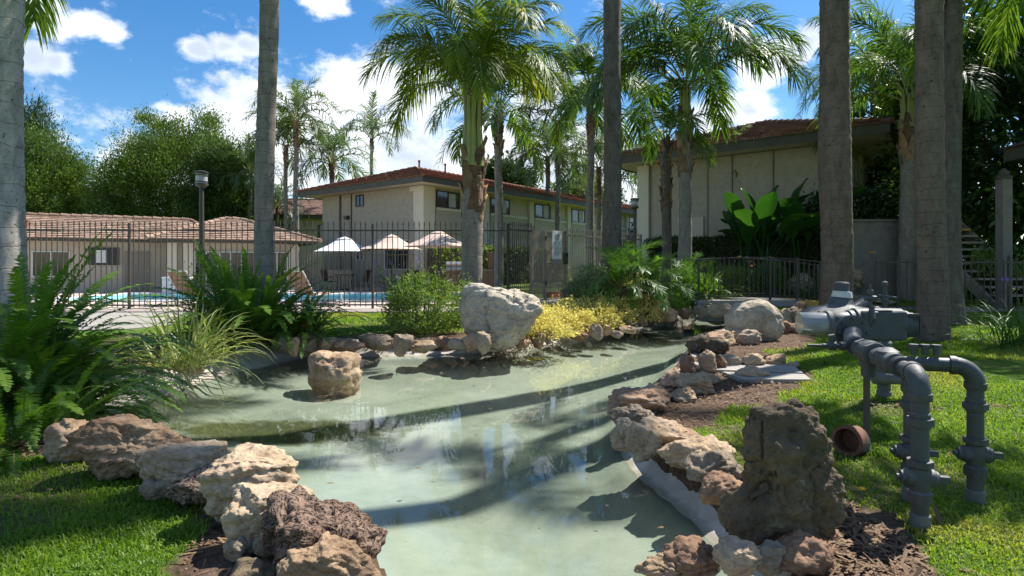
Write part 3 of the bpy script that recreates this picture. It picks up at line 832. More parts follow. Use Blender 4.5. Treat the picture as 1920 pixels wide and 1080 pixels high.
# middle apartment building
ab = thing('apartment_building', 'long two-storey stucco apartment block with red tile hip roof behind the pool', 'building', (-4.39, 29.1, 0), TH)
L, W, ZS = 36.0, 8.5, 5.2
MB().box((0.12, 0.12, -0.5), (L - .12, W - .12, ZS)).build('wall', 'cream_wall', ab)
MB().box((0.02, 0.75, 0.0), (0.12, W - 1.75, ZS - 0.02)).build('stucco_panel', 'stucco', ab)
MB().box((-0.02, W - 1.6, 0.0), (0.12, W - 0.02, ZS - 0.02)).build('stucco_panel', 'stucco', ab)
MB().box((-0.05, -0.05, 0), (0.75, 0.7, ZS - 0.02)).build('pilaster', 'cream_trim', ab, bevel=0.02)
MB().prism([(-0.05, 0.70), (-0.05, 0.95), (0.02, 0.95), (0.02, 0.70)], ZS - 0.28, ZS - 0.03).build('corbel', 'cream_trim', ab)
for k in range(8):
    xk = 0.9 + k * 4.3
    MB().box((xk, 0.05, 2.85), (xk + 3.5, 0.115, 4.0)).build('stucco_panel', 'stucco_sage', ab)
    MB().box((xk, -0.02, 4.0), (xk + 3.5, 0.1, 4.14)).build('sill_band', 'cream_trim', ab)
    MB().box((xk, 0.05, 0.0), (xk + 3.5, 0.115, 2.7)).build('stucco_panel', 'cream_wall', ab)
    if k: MB().box((xk - 0.62, -0.04, 0), (xk - 0.18, 0.12, ZS - 0.02)).build('pilaster', 'cream_trim', ab, bevel=0.02)
    w = window(ab, 'y', xk + 0.12, xk + 1.75, 4.2, 4.98, 'dark_frame', 0.5, True, 0.1)
    window(ab, 'y', xk + 0.3, xk + 1.9, 1.0, 2.2, 'window_frame', 0.5, True, 0.1)
window(ab, 'x', 4.75, 5.35, 4.45, 5.0, 'dark_frame', 0.5, False, 0.02)
window(ab, 'x', 4.75, 5.3, 1.5, 2.2, 'window_frame', 0.5, False, 0.02)
window(ab, 'x', 1.1, 2.9, 1.0, 2.45, 'window_frame', 0.55, False, 0.02)
for yy in (5.75, 6.72):
    MB().box((-0.03, yy, 0.5), (0.02, yy + 0.055, ZS - .05)).build('downspout', 'rusty_post', ab)
wl_ = MB().box((-0.2, 5.95, 3.75), (0.02, 6.25, 3.95)); wl_.build('wall_light', 'black_iron', ab, bevel=0.02)
MB().box((-0.9, -0.9, ZS), (L + .9, W + .9, ZS + 0.03)).build('soffit', 'cream_wall', ab)
fa = MB()
for a, b in (((-0.95, -0.95), (L + .95, -0.9)), ((-0.95, W + .9), (L + .95, W + .95)), ((-0.95, -0.9), (-0.9, W + .9)), ((L + .9, -0.9), (L + .95, W + .9))):
    fa.box((a[0], a[1], ZS - 0.04), (b[0], b[1], ZS + 0.25))
fa.build('fascia', 'fascia', ab)
rf = hip_roof(ab, -1.0, L + 1.0, -1.0, W + 1.0, ZS + 0.24, 6.85, 3.3, L - 3.3, 'tile_red', 16, 0.33)
for (x, y, h) in ((4.0, 4.6, 0.75), (5.6, 4.0, 0.7), (21, 4.2, 0.8)):
    MB().lathe([(0.055, 0), (0.055, h), (0.08, h), (0.08, h + .08), (0.02, h + .12)], (x, y, 6.62), seg=10).build('vent_pipe', 'terracotta', rf)
for (x, y) in ((0.6, 3.6), (0.4, 5.0), (0.5, 6.0)):
    MB().lathe([(0.04, 0), (0.04, 0.28)], (x, y, 5.9), seg=8).build('vent_pipe', 'terracotta', rf)

# right apartment building
rb = thing('apartment_building', 'two-storey stucco apartment block with brown tile roof on the planted slope at right', 'building', (10.9, 18.95, 0), TH)
L2, W2 = 24.0, 7.4
MB().box((0.1, 0.1, -0.5), (L2 - .1, W2 - .1, ZS)).build('wall', 'stucco', rb)
MB().box((-0.04, W2 - .45, 0), (0.5, W2 + .05, ZS - .02)).build('pilaster', 'cream_trim', rb, bevel=0.02)
for ya, yb in ((0.05, 2.3), (2.36, 3.7), (3.76, W2 - .6)):
    MB().box((0.0, ya, 0.2), (0.1, yb, ZS - .03)).build('stucco_panel', 'stucco', rb)
for yy in (2.31, 3.71, 4.6):
    MB().box((-0.045, yy, 0.3), (-0.002, yy + 0.045, ZS - .05)).build('downspout', 'bronze_iron', rb)
door = MB().box((-0.06, 4.75, 2.0), (-0.002, 5.75, 3.0)).build('meter_cupboard', 'cream_wall', rb, bevel=0.01)
MB().box((-0.075, 5.23, 2.03), (-0.061, 5.27, 2.97)).build('door_gap', 'rusty_post', door)
MB().box((-0.16, 5.3, 4.0), (-0.002, 5.55, 4.14)).build('wall_light', 'black_iron', rb, bevel=0.02)
for k in range(6):
    xk = 0.7 + k * 3.2
    window(rb, 'y', xk, xk + 1.2, 3.7, 4.75, 'window_frame', 0.5, False, 0.1)
    MB().box((xk + 1.9, 0.0, 0.2), (xk + 2.35, 0.1, ZS - .03)).build('pilaster', 'cream_trim', rb)
MB().box((-0.95, -1.15, ZS), (L2 + .9, W2 + .9, ZS + 0.03)).build('soffit', 'cream_wall', rb)
fa = MB()
for a, b in (((-1.0, -1.2), (L2 + .95, -1.15)), ((-1.0, W2 + .9), (L2 + .95, W2 + .95)), ((-1.0, -1.15), (-0.95, W2 + .9)), ((L2 + .9, -1.15), (L2 + .95, W2 + .9))):
    fa.box((a[0], a[1], ZS - 0.04), (b[0], b[1], ZS + 0.25))
fa.build('fascia', 'fascia', rb)
hip_roof(rb, -1.05, L2 + 1.0, -1.25, W2 + 1.0, ZS + 0.24, 7.05, 3.8, L2 - 3.8, 'tile_brown', 18, 0.3)

# far wing behind the clubhouse
fb = thing('apartment_building', 'distant two-storey apartment wing with brown roof seen left of the long block', 'building', (-24.5, 47, 0), math.atan2(0.2, 1))
MB().box((0, 0, -0.5), (12.5, 8, 5.0)).build('wall', 'cream_wall', fb)
MB().box((-0.9, -0.9, 5.0), (13.4, 8.9, 5.25)).build('fascia', 'fascia', fb)
hip_roof(fb, -1, 13.5, -1, 9, 5.26, 7.0, 2.5, 11, 'tile_brown', 10, 0.5)
for k in range(3):
    window(fb, 'y', 0.6 + k * 4, 2.4 + k * 4, 3.4, 4.5, 'dark_frame', 0.5, True, 0.0)

# clubhouse
u = Vector((0.87, 0.49, 0)); 
ch = thing('clubhouse', 'single-storey clubhouse with pink tile roof and dark sliding doors beside the pool', 'building', (-15.0, 25.6, 0), math.atan2(0.49, 0.87))
ZC = 2.22
MB().box((0, 0.3, 0), (5.4, 6, ZC)).build('wall', 'cream_wall', ch)
MB().box((-12, 1.5, 0), (0, 7, ZC)).build('wall', 'cream_wall', ch)
for x in (-0.08, 1.45 - 0.9, 5.0):
    MB().box((x, 0.06, 0), (x + 0.42, 0.45, ZC - .02)).build('pilaster', 'cream_trim', ch, bevel=0.02)
for k in range(4):
    xa = 1.05 + k * 1.0
    dr = MB().box((xa, 0.255, 0.25), (xa + 0.86, 0.32, 1.78)).build('glass_door', 'pane', ch)
    fr = MB()
    for a, b in (((xa - .05, 0.2, 0.2), (xa, 0.31, 1.83)), ((xa + .86, 0.2, 0.2), (xa + .91, 0.31, 1.83)), ((xa, 0.2, 1.78), (xa + .86, 0.31, 1.83)), ((xa + .40, 0.22, 0.25), (xa + .45, 0.3, 1.78))):
        fr.box(a, b)
    fr.build('frame', 'window_frame', dr)
window(ch, 'y', -4.9, -3.7, 0.75, 1.75, 'window_frame', 0.5, False, 1.5)
MB().box((-3.0, 1.4, 1.2), (-1.9, 1.49, 1.95)).build('notice_board', 'dark_frame', ch)
MB().box((-2.75, 1.37, 1.3), (-2.35, 1.395, 1.85)).build('notice', 'sign_white', ch)
d1 = MB().box((-1.7, 1.42, 0), (-0.75, 1.49, 1.8)).build('door', 'bronze_iron', ch)
MB().box((-0.8, 1.38, 0.9), (-0.78, 1.42, 1.0)).build('handle', 'grill_steel', d1)
MB().box((-0.7, -0.55, ZC), (6.2, 6.6, ZC + 0.1)).build('eave', 'fascia', ch)
MB().box((-12.6, 0.75, ZC), (-0.7, 7.6, ZC + 0.1)).build('eave', 'fascia', ch)
hip_roof(ch, -0.8, 6.35, -0.65, 6.7, ZC + 0.1, 3.5, 2.4, 3.1, 'tile_pink', 12, 0.32)
hip_roof(ch, -13, 2.4, 0.65, 7.7, ZC + 0.1, 3.45, -10, 0.9, 'tile_pink', 12, 0.32)
for x, y, z in ((-6.0, 3.0, 2.95), (-5.2, 2.0, 2.65)):
    MB().lathe([(0.05, 0), (0.05, 0.4), (0.07, 0.4), (0.07, 0.46)], (x, y, z), seg=8).build('vent_pipe', 'terracotta', ch)

# garden wall and the outside stair at the far right
gw = MB().box((9.35, 16.9, 0), (12.9, 17.15, 2.45)).build('garden_wall', 'grey_wood', bevel=0.02)
tag(gw, 'low grey garden wall behind the thick palm trunk', 'wall')
MB().box((9.3, 16.85, 2.45), (12.95, 17.2, 2.52)).build('coping', 'grey_wood', gw)
stb = thing('outside_stair', 'wooden outside stair with weathered grey post and roof edge at the right picture edge', 'stair', (11.15, 13.3, 0.2))
MB().box((-0.11, -0.11, 0), (0.11, 0.11, 2.95)).build('post', 'grey_wood', stb, bevel=0.012)
MB().lathe([(0.16, 0), (0.16, 0.05), (0.10, 0.09), (0.11, 0.16), (0.02, 0.24)], (0, 0, 2.95), seg=12).build('post_cap', 'rusty_post', stb)
for k in range(11):
    tr_ = MB().box((0.35 + k * 0.0, 0.6 + k * 0.27, 0.25 + k * 0.19), (1.6, 0.9 + k * 0.27, 0.30 + k * 0.19)).build('tread', 'bronze_iron', stb)
    if k > 8: MB().box((0.35, 0.575 + k * 0.27, 0.25 + k * 0.19), (1.6, 0.599 + k * 0.27, 0.30 + k * 0.19)).build('nosing', 'yellow_paint', tr_)
for x in (0.28, 1.62):
    MB().add([(x, .45, 0), (x, .85, 0), (x, 3.9, 2.15), (x, 3.9, 2.6), (x + .06, .45, 0), (x + .06, .85, 0), (x + .06, 3.9, 2.15), (x + .06, 3.9, 2.6)],
             [(0, 1, 2, 3), (7, 6, 5, 4), (0, 4, 5, 1), (1, 5, 6, 2), (2, 6, 7, 3), (3, 7, 4, 0)]).build('stringer', 'bronze_iron', stb)
MB().box((1.0, -1.0, 3.55), (4, 1.2, 3.85)).build('roof_edge', 'fascia', stb)
MB().add([(.9, -1.1, 3.85), (4, -1.1, 3.85), (4, 1.3, 3.85), (.9, 1.3, 3.85), (4, -1.1, 5.0), (4, 1.3, 5.0)], [(0, 1, 4), (3, 2, 5)[::-1], (0, 4, 5, 3), (0, 3, 2, 1), (1, 2, 5, 4)]).build('roof', 'tile_brown', stb)

# ================================================================== FENCES
def picket_mesh(h, w, spear=True):
    mb = MB().box((-w / 2, -w / 2, 0), (w / 2, w / 2, h - (0.12 if spear else 0)))
    if spear:
        mb.lathe([(0.008, h - 0.12), (0.022, h - 0.115), (0.022, h - 0.09), (0.010, h - 0.085), (0.020, h - 0.06), (0.002, h)], seg=5)
    return mb

def picket_fence(name, label, p0, p1, h, spacing, w, posts, rails, mat, z0=0.0, spear=True, post_h=None, post_w=0.055, group=None, skip=None):
    p0, p1 = Vector((*p0, z0)), Vector((*p1, z0))
    L = (p1 - p0).length; d = (p1 - p0) / L
    root = thing(name, label, 'fence', p0, math.atan2(d.y, d.x), group)
    pm = picket_mesh(h - 0.05, w, spear).mesh('picket', mat)
    n = int(L / spacing)
    for k in range(n + 1):
        x = k * spacing
        if any(abs(x - q) < spacing * 0.55 for q in posts): continue
        if skip and skip[0] < x < skip[1]: continue
        link('picket', pm, root, (x, 0, 0.05), (0, random.uniform(-.004, .004), 0))
    po = MB().box((-post_w / 2, -post_w / 2, -0.05), (post_w / 2, post_w / 2, post_h or h - 0.1))
    po.lathe([(post_w * 0.75, 0), (post_w * 0.75, 0.02), (0.005, 0.045)], (0, 0, post_h or h - 0.1), seg=4, ang=R(45))
    pom = po.mesh('post', mat)
    for q in posts: link('post', pom, root, (q, 0, 0))
    for z in rails:
        segs = [(0, L)] if not skip else [(0, skip[0]), (skip[1], L)]
        for a, b in segs: MB().box((a, -0.019, z - 0.019), (b, 0.019, z + 0.019)).build('rail', mat, root)
    return root

picket_fence('pool_fence', 'tall dark iron picket fence with spear tips along the near side of the pool', (-13.8, 15.55), (-0.11, 15.9), 2.36, 0.143, 0.019,
             [0.0, 3.6, 6.92, 10.05, 13.68], [0.1, 2.10], 'black_iron', 0.03)
picket_fence('pool_fence', 'dark iron picket fence run between the double palm trunks and the pool gate', (-0.11, 15.9), (0.56, 16.6), 2.30, 0.085, 0.017,
             [0.0], [0.12, 2.06], 'black_iron', 0.1)
picket_fence('pool_fence', 'dark iron picket fence running back behind the date palms right of the gate', (1.62, 17.7), (4.6, 20.8), 2.16, 0.11, 0.018,
             [0.0, 2.1, 4.2], [0.12, 1.92], 'bronze_iron', 0.18)
picket_fence('pool_fence', 'thin iron picket fence on a low wall at the far side of the pool terrace', (-17, 29.0), (-4.6, 27.9), 1.84, 0.14, 0.018,
             [0, 3, 6, 9, 12.4], [0.1, 1.66], 'bronze_iron', 0.03, spear=False)
lw = MB().box((-17, 29.25, 0), (-8.0, 29.45, 0.95)).build('low_wall', 'stucco', bevel=0.02)
tag(lw, 'low pale stucco wall behind the pool umbrellas', 'wall')
picket_fence('garden_fence', 'low dark iron fence along the path behind the slim palm at right', (7.9, 12.75), (16, 12.0), 1.13, 0.13, 0.016,
             [0.45, 2.7, 5.2, 7.9], [0.1, 1.06], 'black_iron', 0.2, spear=False, post_h=1.16, post_w=0.04)

# gate of close-set wide bars with its sign
gt = thing('pool_gate', 'bronze metal pool gate of close upright bars carrying a white notice', 'gate', (0.56, 16.6, 0.17), math.atan2(1.1, 1.06))
bar = MB().box((-0.017, -0.006, 0.06), (0.017, 0.006, 2.02)).mesh('bar', 'bronze_iron')
for k in range(25):
    link('bar', bar, gt, (0.06 + k * 0.0585, 0, 0))
for x in (0.0, 0.55, 1.52):
    MB().box((x - .035, -.045, -0.1), (x + .035, .045, 2.14)).build('post', 'bronze_iron', gt)
MB().box((0.55, -0.028, 2.0), (1.52, 0.028, 2.05)).build('frame', 'bronze_iron', gt)
MB().box((0.0, -0.03, 0.5), (1.52, -0.02, 0.54)).build('cross_rail', 'bronze_iron', gt)
MB().box((0.55, -0.032, 0.06), (1.52, 0.028, 0.22)).build('kick_plate', 'terracotta', gt)
for z in (0.45, 1.75): MB().lathe([(0.02, 0), (0.02, 0.12)], (0.55, -0.06, z), seg=8).build('hinge', 'black_iron', gt)
MB().tube([(0.6, -0.05, 1.12), (0.62, -0.11, 1.12), (0.78, -0.11, 1.12)], 0.013, 8).build('handle', 'grill_steel', gt, smooth=40)
lk = MB().box((1.36, -0.12, 1.05), (1.5, -0.03, 1.4)).build('lock_box', 'black_iron', gt, bevel=0.01)
MB().box((1.40, -0.15, 1.3), (1.47, -0.121, 1.37)).build('keypad', 'dark_frame', lk)
sg = thing('notice_sign', 'white notice sheet with lines of print on the pool gate', 'sign', (0.56 + 1.06 * 0.78 / 1.53 + 0.06, 16.6 + 1.1 * 0.78 / 1.53 - 0.06, 0.17), math.atan2(1.1, 1.06))
MB().box((-0.01, -0.035, 1.20), (0.42, -0.02, 2.03)).build('panel', 'sign_white', sg, bevel=0.004)
pr = MB()
zz = 1.95
for k in range(17):
    big = k in (1, 2, 4)
    wdt = [0.10, 0.26, 0.22, 0.30, 0.16, 0.22, 0.28, 0.30, 0.29, 0.22, 0.30, 0.27, 0.30, 0.25, 0.30, 0.29, 0.2][k]
    x = 0.205 - wdt / 2 if k < 7 else 0.06
    while x < (0.205 + wdt / 2 if k < 7 else 0.06 + wdt):
        ww = random.uniform(0.012, 0.04)
        pr.box((x, -0.0375, zz - (0.022 if big else 0.012)), (x + ww, -0.0352, zz)); x += ww + 0.009
    zz -= 0.045 if big else 0.037
pr.build('print', 'print_grey', sg)
MB().box((0.0, -0.04, 1.06), (0.42, -0.02, 1.19)).build('lower_plate', 'concrete', sg)

# ================================================================== LAMPS
def lamp(label, x, y, z0, h, s=1.0):
    r = thing('lamp_post', label, 'lamp', (x, y, z0))
    MB().lathe([(0.11, 0), (0.11, 0.05), (0.06, 0.09), (0.052, 0.5), (0.045, h - 0.34)], seg=14).build('pole', 'black_iron', r, smooth=40)
    ln = MB().lathe([(0.115, h - 0.27), (0.115, h - 0.06)], seg=20).build('lantern', 'lantern_glass', r, smooth=40)
    MB().lathe([(0.05, h - .35), (0.09, h - .33), (0.13, h - .30), (0.13, h - .265), (0.116, h - .265)], seg=20).build('collar', 'black_iron', ln, smooth=40)
    for z in (h - 0.24, h - 0.10):
        MB().lathe([(0.117, z), (0.128, z), (0.128, z + 0.022), (0.117, z + 0.022)], seg=20).build('band', 'black_iron', ln)
    MB().lathe([(0.128, h - .06), (0.135, h - .05), (0.135, h - .015), (0.09, h), (0.02, h + .012)], seg=20).build('cap', 'black_iron', ln, smooth=40)
    return r
X, Y = (378 - 960) / F * 12.5, 12.5
lamp('dark lamp post with cylindrical lantern standing before the clubhouse', X, Y, 0, 3.2)
lamp('slim lamp post with cylindrical lantern behind the date palms', (1190 - 960) / F * 18.5, 18.5, 0.19, 3.12)

# ================================================================== POOL FURNITURE
def umbrella(label, px, D, top, rad, mat):
    x = (px - 960) / F * D
    r = thing('patio_umbrella', label, 'umbrella', (x, D, 0.03), R(22), 'umbrellas on the pool terrace')
    MB().lathe([(0.27, 0), (0.27, 0.05), (0.05, 0.09), (0.05, 0.3)], seg=16).build('base', 'black_iron', r)
    MB().lathe([(0.022, 0.05), (0.022, top)], seg=8).build('pole', 'black_iron', r)
    n = 8; mb = MB(); rings = [(0.28, top - 0.0), (rad * 0.55, top - 0.30), (rad, top - 0.58)]
    vs = []; fs = []
    for rr, z in rings:
        for k in range(n): vs.append((rr * math.cos(2 * math.pi * k / n), rr * math.sin(2 * math.pi * k / n), z))
    for i in range(2):
        for k in range(n): fs.append((i * n + k, i * n + (k + 1) % n, (i + 1) * n + (k + 1) % n, (i + 1) * n + k))
    vs2 = [(vx, vy, vz - 0.012) for vx, vy, vz in vs]
    m = len(vs); fs2 = [tuple(reversed([i + m for i in f])) for f in fs]
    mb.add(vs + vs2, fs + fs2)
    can = mb.build('canopy', mat, r)
    MB().lathe([(0.36, top - 0.01), (0.05, top + 0.1), (0.012, top + 0.14)], seg=8).build('vent_cap', mat, can)
    for k in range(n):
        a = 2 * math.pi * k / n
        MB().tube([(0, 0, top - 0.08), (rad * 0.98 * math.cos(a), rad * 0.98 * math.sin(a), top - 0.61)], 0.008, 5).build('rib', 'black_iron', r)
umbrella('white patio umbrella, leftmost of the three by the pool', 646, 27.3, 2.38, 1.36, 'umbrella_white')
umbrella('tan patio umbrella between the white one and the palm', 734, 26.9, 2.47, 1.42, 'umbrella_tan')
umbrella('large tan patio umbrella half hidden by the palm trunk', 822, 25.2, 2.55, 1.5, 'umbrella_tan')

def chair_root():
    r = thing('patio_chair', 'x', 'chair', (0, 0, 0.03), 0, 'dark sling chairs under the umbrellas')
    for sx in (-1, 1):
        MB().tube([(sx * .27, -.25, 0), (sx * .27, -.24, .40), (sx * .27, .20, .42), (sx * .27, .30, .95)], 0.016, 6).build('side_frame', 'black_iron', r)
        MB().tube([(sx * .27, .28, 0), (sx * .27, .16, .42)], 0.016, 6).build('leg', 'black_iron', r)
        MB().tube([(sx * .28, -.25, .40), (sx * .28, -.25, .62), (sx * .28, .22, .64)], 0.016, 6).build('arm', 'black_iron', r)
    MB().box((-.255, -.24, .405), (.255, .20, .42)).build('seat', 'sling_brown', r)
    MB().add([(-.255, .20, .42), (.255, .20, .42), (.255, .30, .96), (-.255, .30, .96), (-.255, .215, .42), (.255, .215, .42), (.255, .315, .96), (-.255, .315, .96)],
             [(0, 1, 2, 3), (7, 6, 5, 4), (0, 4, 5, 1), (1, 5, 6, 2), (2, 6, 7, 3), (3, 7, 4, 0)]).build('backrest', 'sling_brown', r)
    return r
def dup(root, label, loc, rz):
    c = root.copy(); COL.objects.link(c); c['label'] = label; c.location = loc; c.rotation_euler = (0, 0, rz)
    for ch_ in list(root.children):
        k = ch_.copy(); COL.objects.link(k); k.parent = c
        for g_ in list(ch_.children):
            q_ = g_.copy(); COL.objects.link(q_); q_.parent = k
    return c
ch0 = chair_root()
spots = [(618, 26.9, 80, 'dark sling chair left of the white umbrella pole'), (678, 26.4, -100, 'brown sling chair right of the white umbrella pole'),
         (708, 26.3, 100, 'dark sling chair left of the middle umbrella table'), (752, 27.2, -60, 'dark sling chair right of the middle umbrella pole'),
         (790, 25.0, 70, 'dark sling chair at the left of the largest umbrella'), (852, 24.6, -110, 'brown sling chair just left of the palm trunk')]
for i, (px, D, a, lab) in enumerate(spots):
    loc = ((px - 960) / F * D, D, 0.03)
    if i == 0: ch0['label'] = lab; ch0.location = loc; ch0.rotation_euler = (0, 0, R(a))
    else: dup(ch0, lab, loc, R(a))
for px, D, lab in ((646, 27.0, 'round dark patio table under the white umbrella'), (734, 26.6, 'round dark patio table under the middle tan umbrella'), (822, 24.9, 'round dark patio table under the largest tan umbrella')):
    r = thing('patio_table', lab, 'table', ((px - 960) / F * D, D, 0.03), 0, 'tables on the pool terrace')
    MB().lathe([(0.55, .70), (0.56, .71), (0.56, .735), (0.54, .74)], seg=24).build('table_top', 'black_iron', r)
    for a in range(4):
        q = R(45 + 90 * a)
        MB().tube([(.42 * math.cos(q), .42 * math.sin(q), 0), (.34 * math.cos(q), .34 * math.sin(q), .4), (.40 * math.cos(q), .40 * math.sin(q), .7)], 0.017, 6).build('leg', 'black_iron', r)

def lounger(label, x, y, rz):
    r = thing('sun_lounger', label, 'lounger', (x, y, 0.03), rz, 'tan loungers by the pool')
    MB().box((-.32, -1.0, .30), (.32, .35, .33)).build('seat', 'sling_tan', r)
    MB().add([(-.32, .35, .31), (.32, .35, .31), (.32, .80, .98), (-.32, .80, .98), (-.32, .38, .30), (.32, .38, .30), (.32, .83, .97), (-.32, .83, .97)],
             [(0, 1, 2, 3), (7, 6, 5, 4), (0, 4, 5, 1), (1, 5, 6, 2), (2, 6, 7, 3), (3, 7, 4, 0)]).build('backrest', 'sling_tan', r)
    for sx in (-1, 1):
        MB().tube([(sx * .34, -1.0, .31), (sx * .34, .35, .31), (sx * .34, .82, 1.0)], 0.02, 6).build('side_frame', 'white_plastic', r)
        for yy in (-.8, .5): MB().tube([(sx * .34, yy, 0), (sx * .34, yy + .06, .32)], 0.018, 6).build('leg', 'white_plastic', r)
    MB().tube([(-.34, .82, 1.0), (.34, .82, 1.0)], 0.02, 6).build('head_bar', 'white_plastic', r)
lounger('tan sling lounger by the pool just right of the dark lamp post', (372 - 960) / F * 17.6, 17.6, R(165))
lounger('tan sling lounger behind the tall fern right of the slim palm', (590 - 960) / F * 17.3, 17.3, R(155))
bx_ = thing('deck_box', 'white pool deck box against the clubhouse', 'box', ((222 - 960) / F * 20.5, 20.5 + 3.6, 0.03))
MB().box((-.45, -.3, 0), (.45, .3, .62)).build('body', 'white_plastic', bx_, bevel=0.02)
MB().box((-.48, -.33, .62), (.48, .33, .68)).build('lid', 'white_plastic', bx_, bevel=0.015)
bq = thing('barbecue', 'brick barbecue counter with steel hood behind the palm trunk', 'barbecue', ((868 - 960) / F * 26.8, 26.8, 0.03))
MB().box((-.9, -.35, 0), (1.7, .4, .9)).build('counter', 'brick_pillar', bq, bevel=0.01)
MB().box((-.95, -.4, .9), (1.75, .45, .97)).build('worktop', 'concrete', bq, bevel=0.01)
MB().lathe([(0.34, -0.55), (0.34, 0.55)], (-.2, 0.02, 1.0), (1, 0, 0), 18).build('hood', 'grill_steel', bq, smooth=40)
MB().box((1.15, -.3, .97), (1.7, .3, 1.75)).build('chimney_block', 'brick_pillar', bq, bevel=0.01)

# ================================================================== ROCKS
_ico = {}
def ico(sub):
    if sub not in _ico:
        bm = bmesh.new(); bmesh.ops.create_icosphere(bm, subdivisions=sub, radius=1)
        bm.verts.index_update()
        v = np.array([p.co[:] for p in bm.verts]); f = np.array([[q.index for q in p.verts] for p in bm.faces]); bm.free()
        _ico[sub] = (v, f)
    return _ico[sub]

def rock_mesh(seed, w, d, h, mat, sub=4, planes=13, rough=0.06, strata=0.03, tilt=0.25, bury=0.12, waist=0.0, flat=0.0):
    g = np.random.default_rng(seed)
    dirs, f = ico(sub)
    n = g.normal(size=(planes, 3)); n /= np.linalg.norm(n, axis=1)[:, None]
    hk = g.uniform(0.62, 1.0, planes)
    dots = dirs @ n.T
    r = np.where(dots > 0.05, hk / np.maximum(dots, 0.05), 9.0)
    k = 26.0
    r = -np.log(np.exp(-k * np.minimum(r, 3)).sum(1) + np.exp(-k * 1.15)) / k
    p = dirs * r[:, None]
    p += dirs * (fbm(p * 1.6 + seed * 3.1, 3, seed)[:, None] * 0.09)
    p = (p - p.min(0)) / (p.max(0) - p.min(0)) - 0.5
    size = np.array([w, d, h * (1 + bury)])
    p = p * size
    m = (w + d + h) / 3
    ax = np.array([g.normal() * tilt, g.normal() * tilt, 1.0]); ax /= np.linalg.norm(ax)
    c = p @ ax / (m * 0.16) + fbm(p / m * 2.0, 2, seed + 9) * 0.7
    saw = (c - np.floor(c)); ledge = sstep(.25, .45, saw) * (1 - sstep(.85, 1.0, saw)) + .25 * saw
    out = dirs * np.array([1, 1, 0.35])
    p = p + out * (ledge[:, None] * strata * m) + dirs * (fbm(p / m * 5.5 + seed, 5, seed + 4, 0.6)[:, None] * rough * m)
    if waist:
        zt = (p[:, 2] - p[:, 2].min()) / (np.ptp(p[:, 2]))
        s_ = 1 - waist * (1 - sstep(0.0, 0.6, zt))
        p[:, 0] *= s_; p[:, 1] *= s_
    if flat:
        zr_ = np.ptp(p[:, 2]); zt = (p[:, 2] - p[:, 2].min()) / zr_
        lim = flat - 0.16 * (p[:, 0] / w + 0.3) + 0.05 * fbm(p / m * 4, 3, seed + 2)
        p[:, 2] = p[:, 2].min() + zr_ * np.where(zt > lim, lim + (zt - lim) * 0.22, zt) / flat
    p[:, 2] -= p[:, 2].min() + bury * h
    return mesh_np('rock', p, f, mat, smooth=True)

def rock(px, py, wp, hp, mat, label, seed, z=None, sub=4, depth=0.85, name='rock', group=None, rz=None, cat='rock', **kw):
    """rock whose foot is seen at photo pixel (px, py), wp x hp pixels in size"""
    if z is None: X, D, zz = gp(px, py)
    else:
        D = (H - z) * F / (py - YH); X = (px - 960) / F * D; zz = z
    w, h = wp / F * D, hp / F * D
    D2 = D + w * depth * 0.35
    me = rock_mesh(seed, w, w * depth, h, mat, sub, **kw)
    o = link(name, me, None, (X * D2 / D, D2, zz), (0, 0, rz if rz is not None else 0.0))
    return tag(o, label, cat, group)

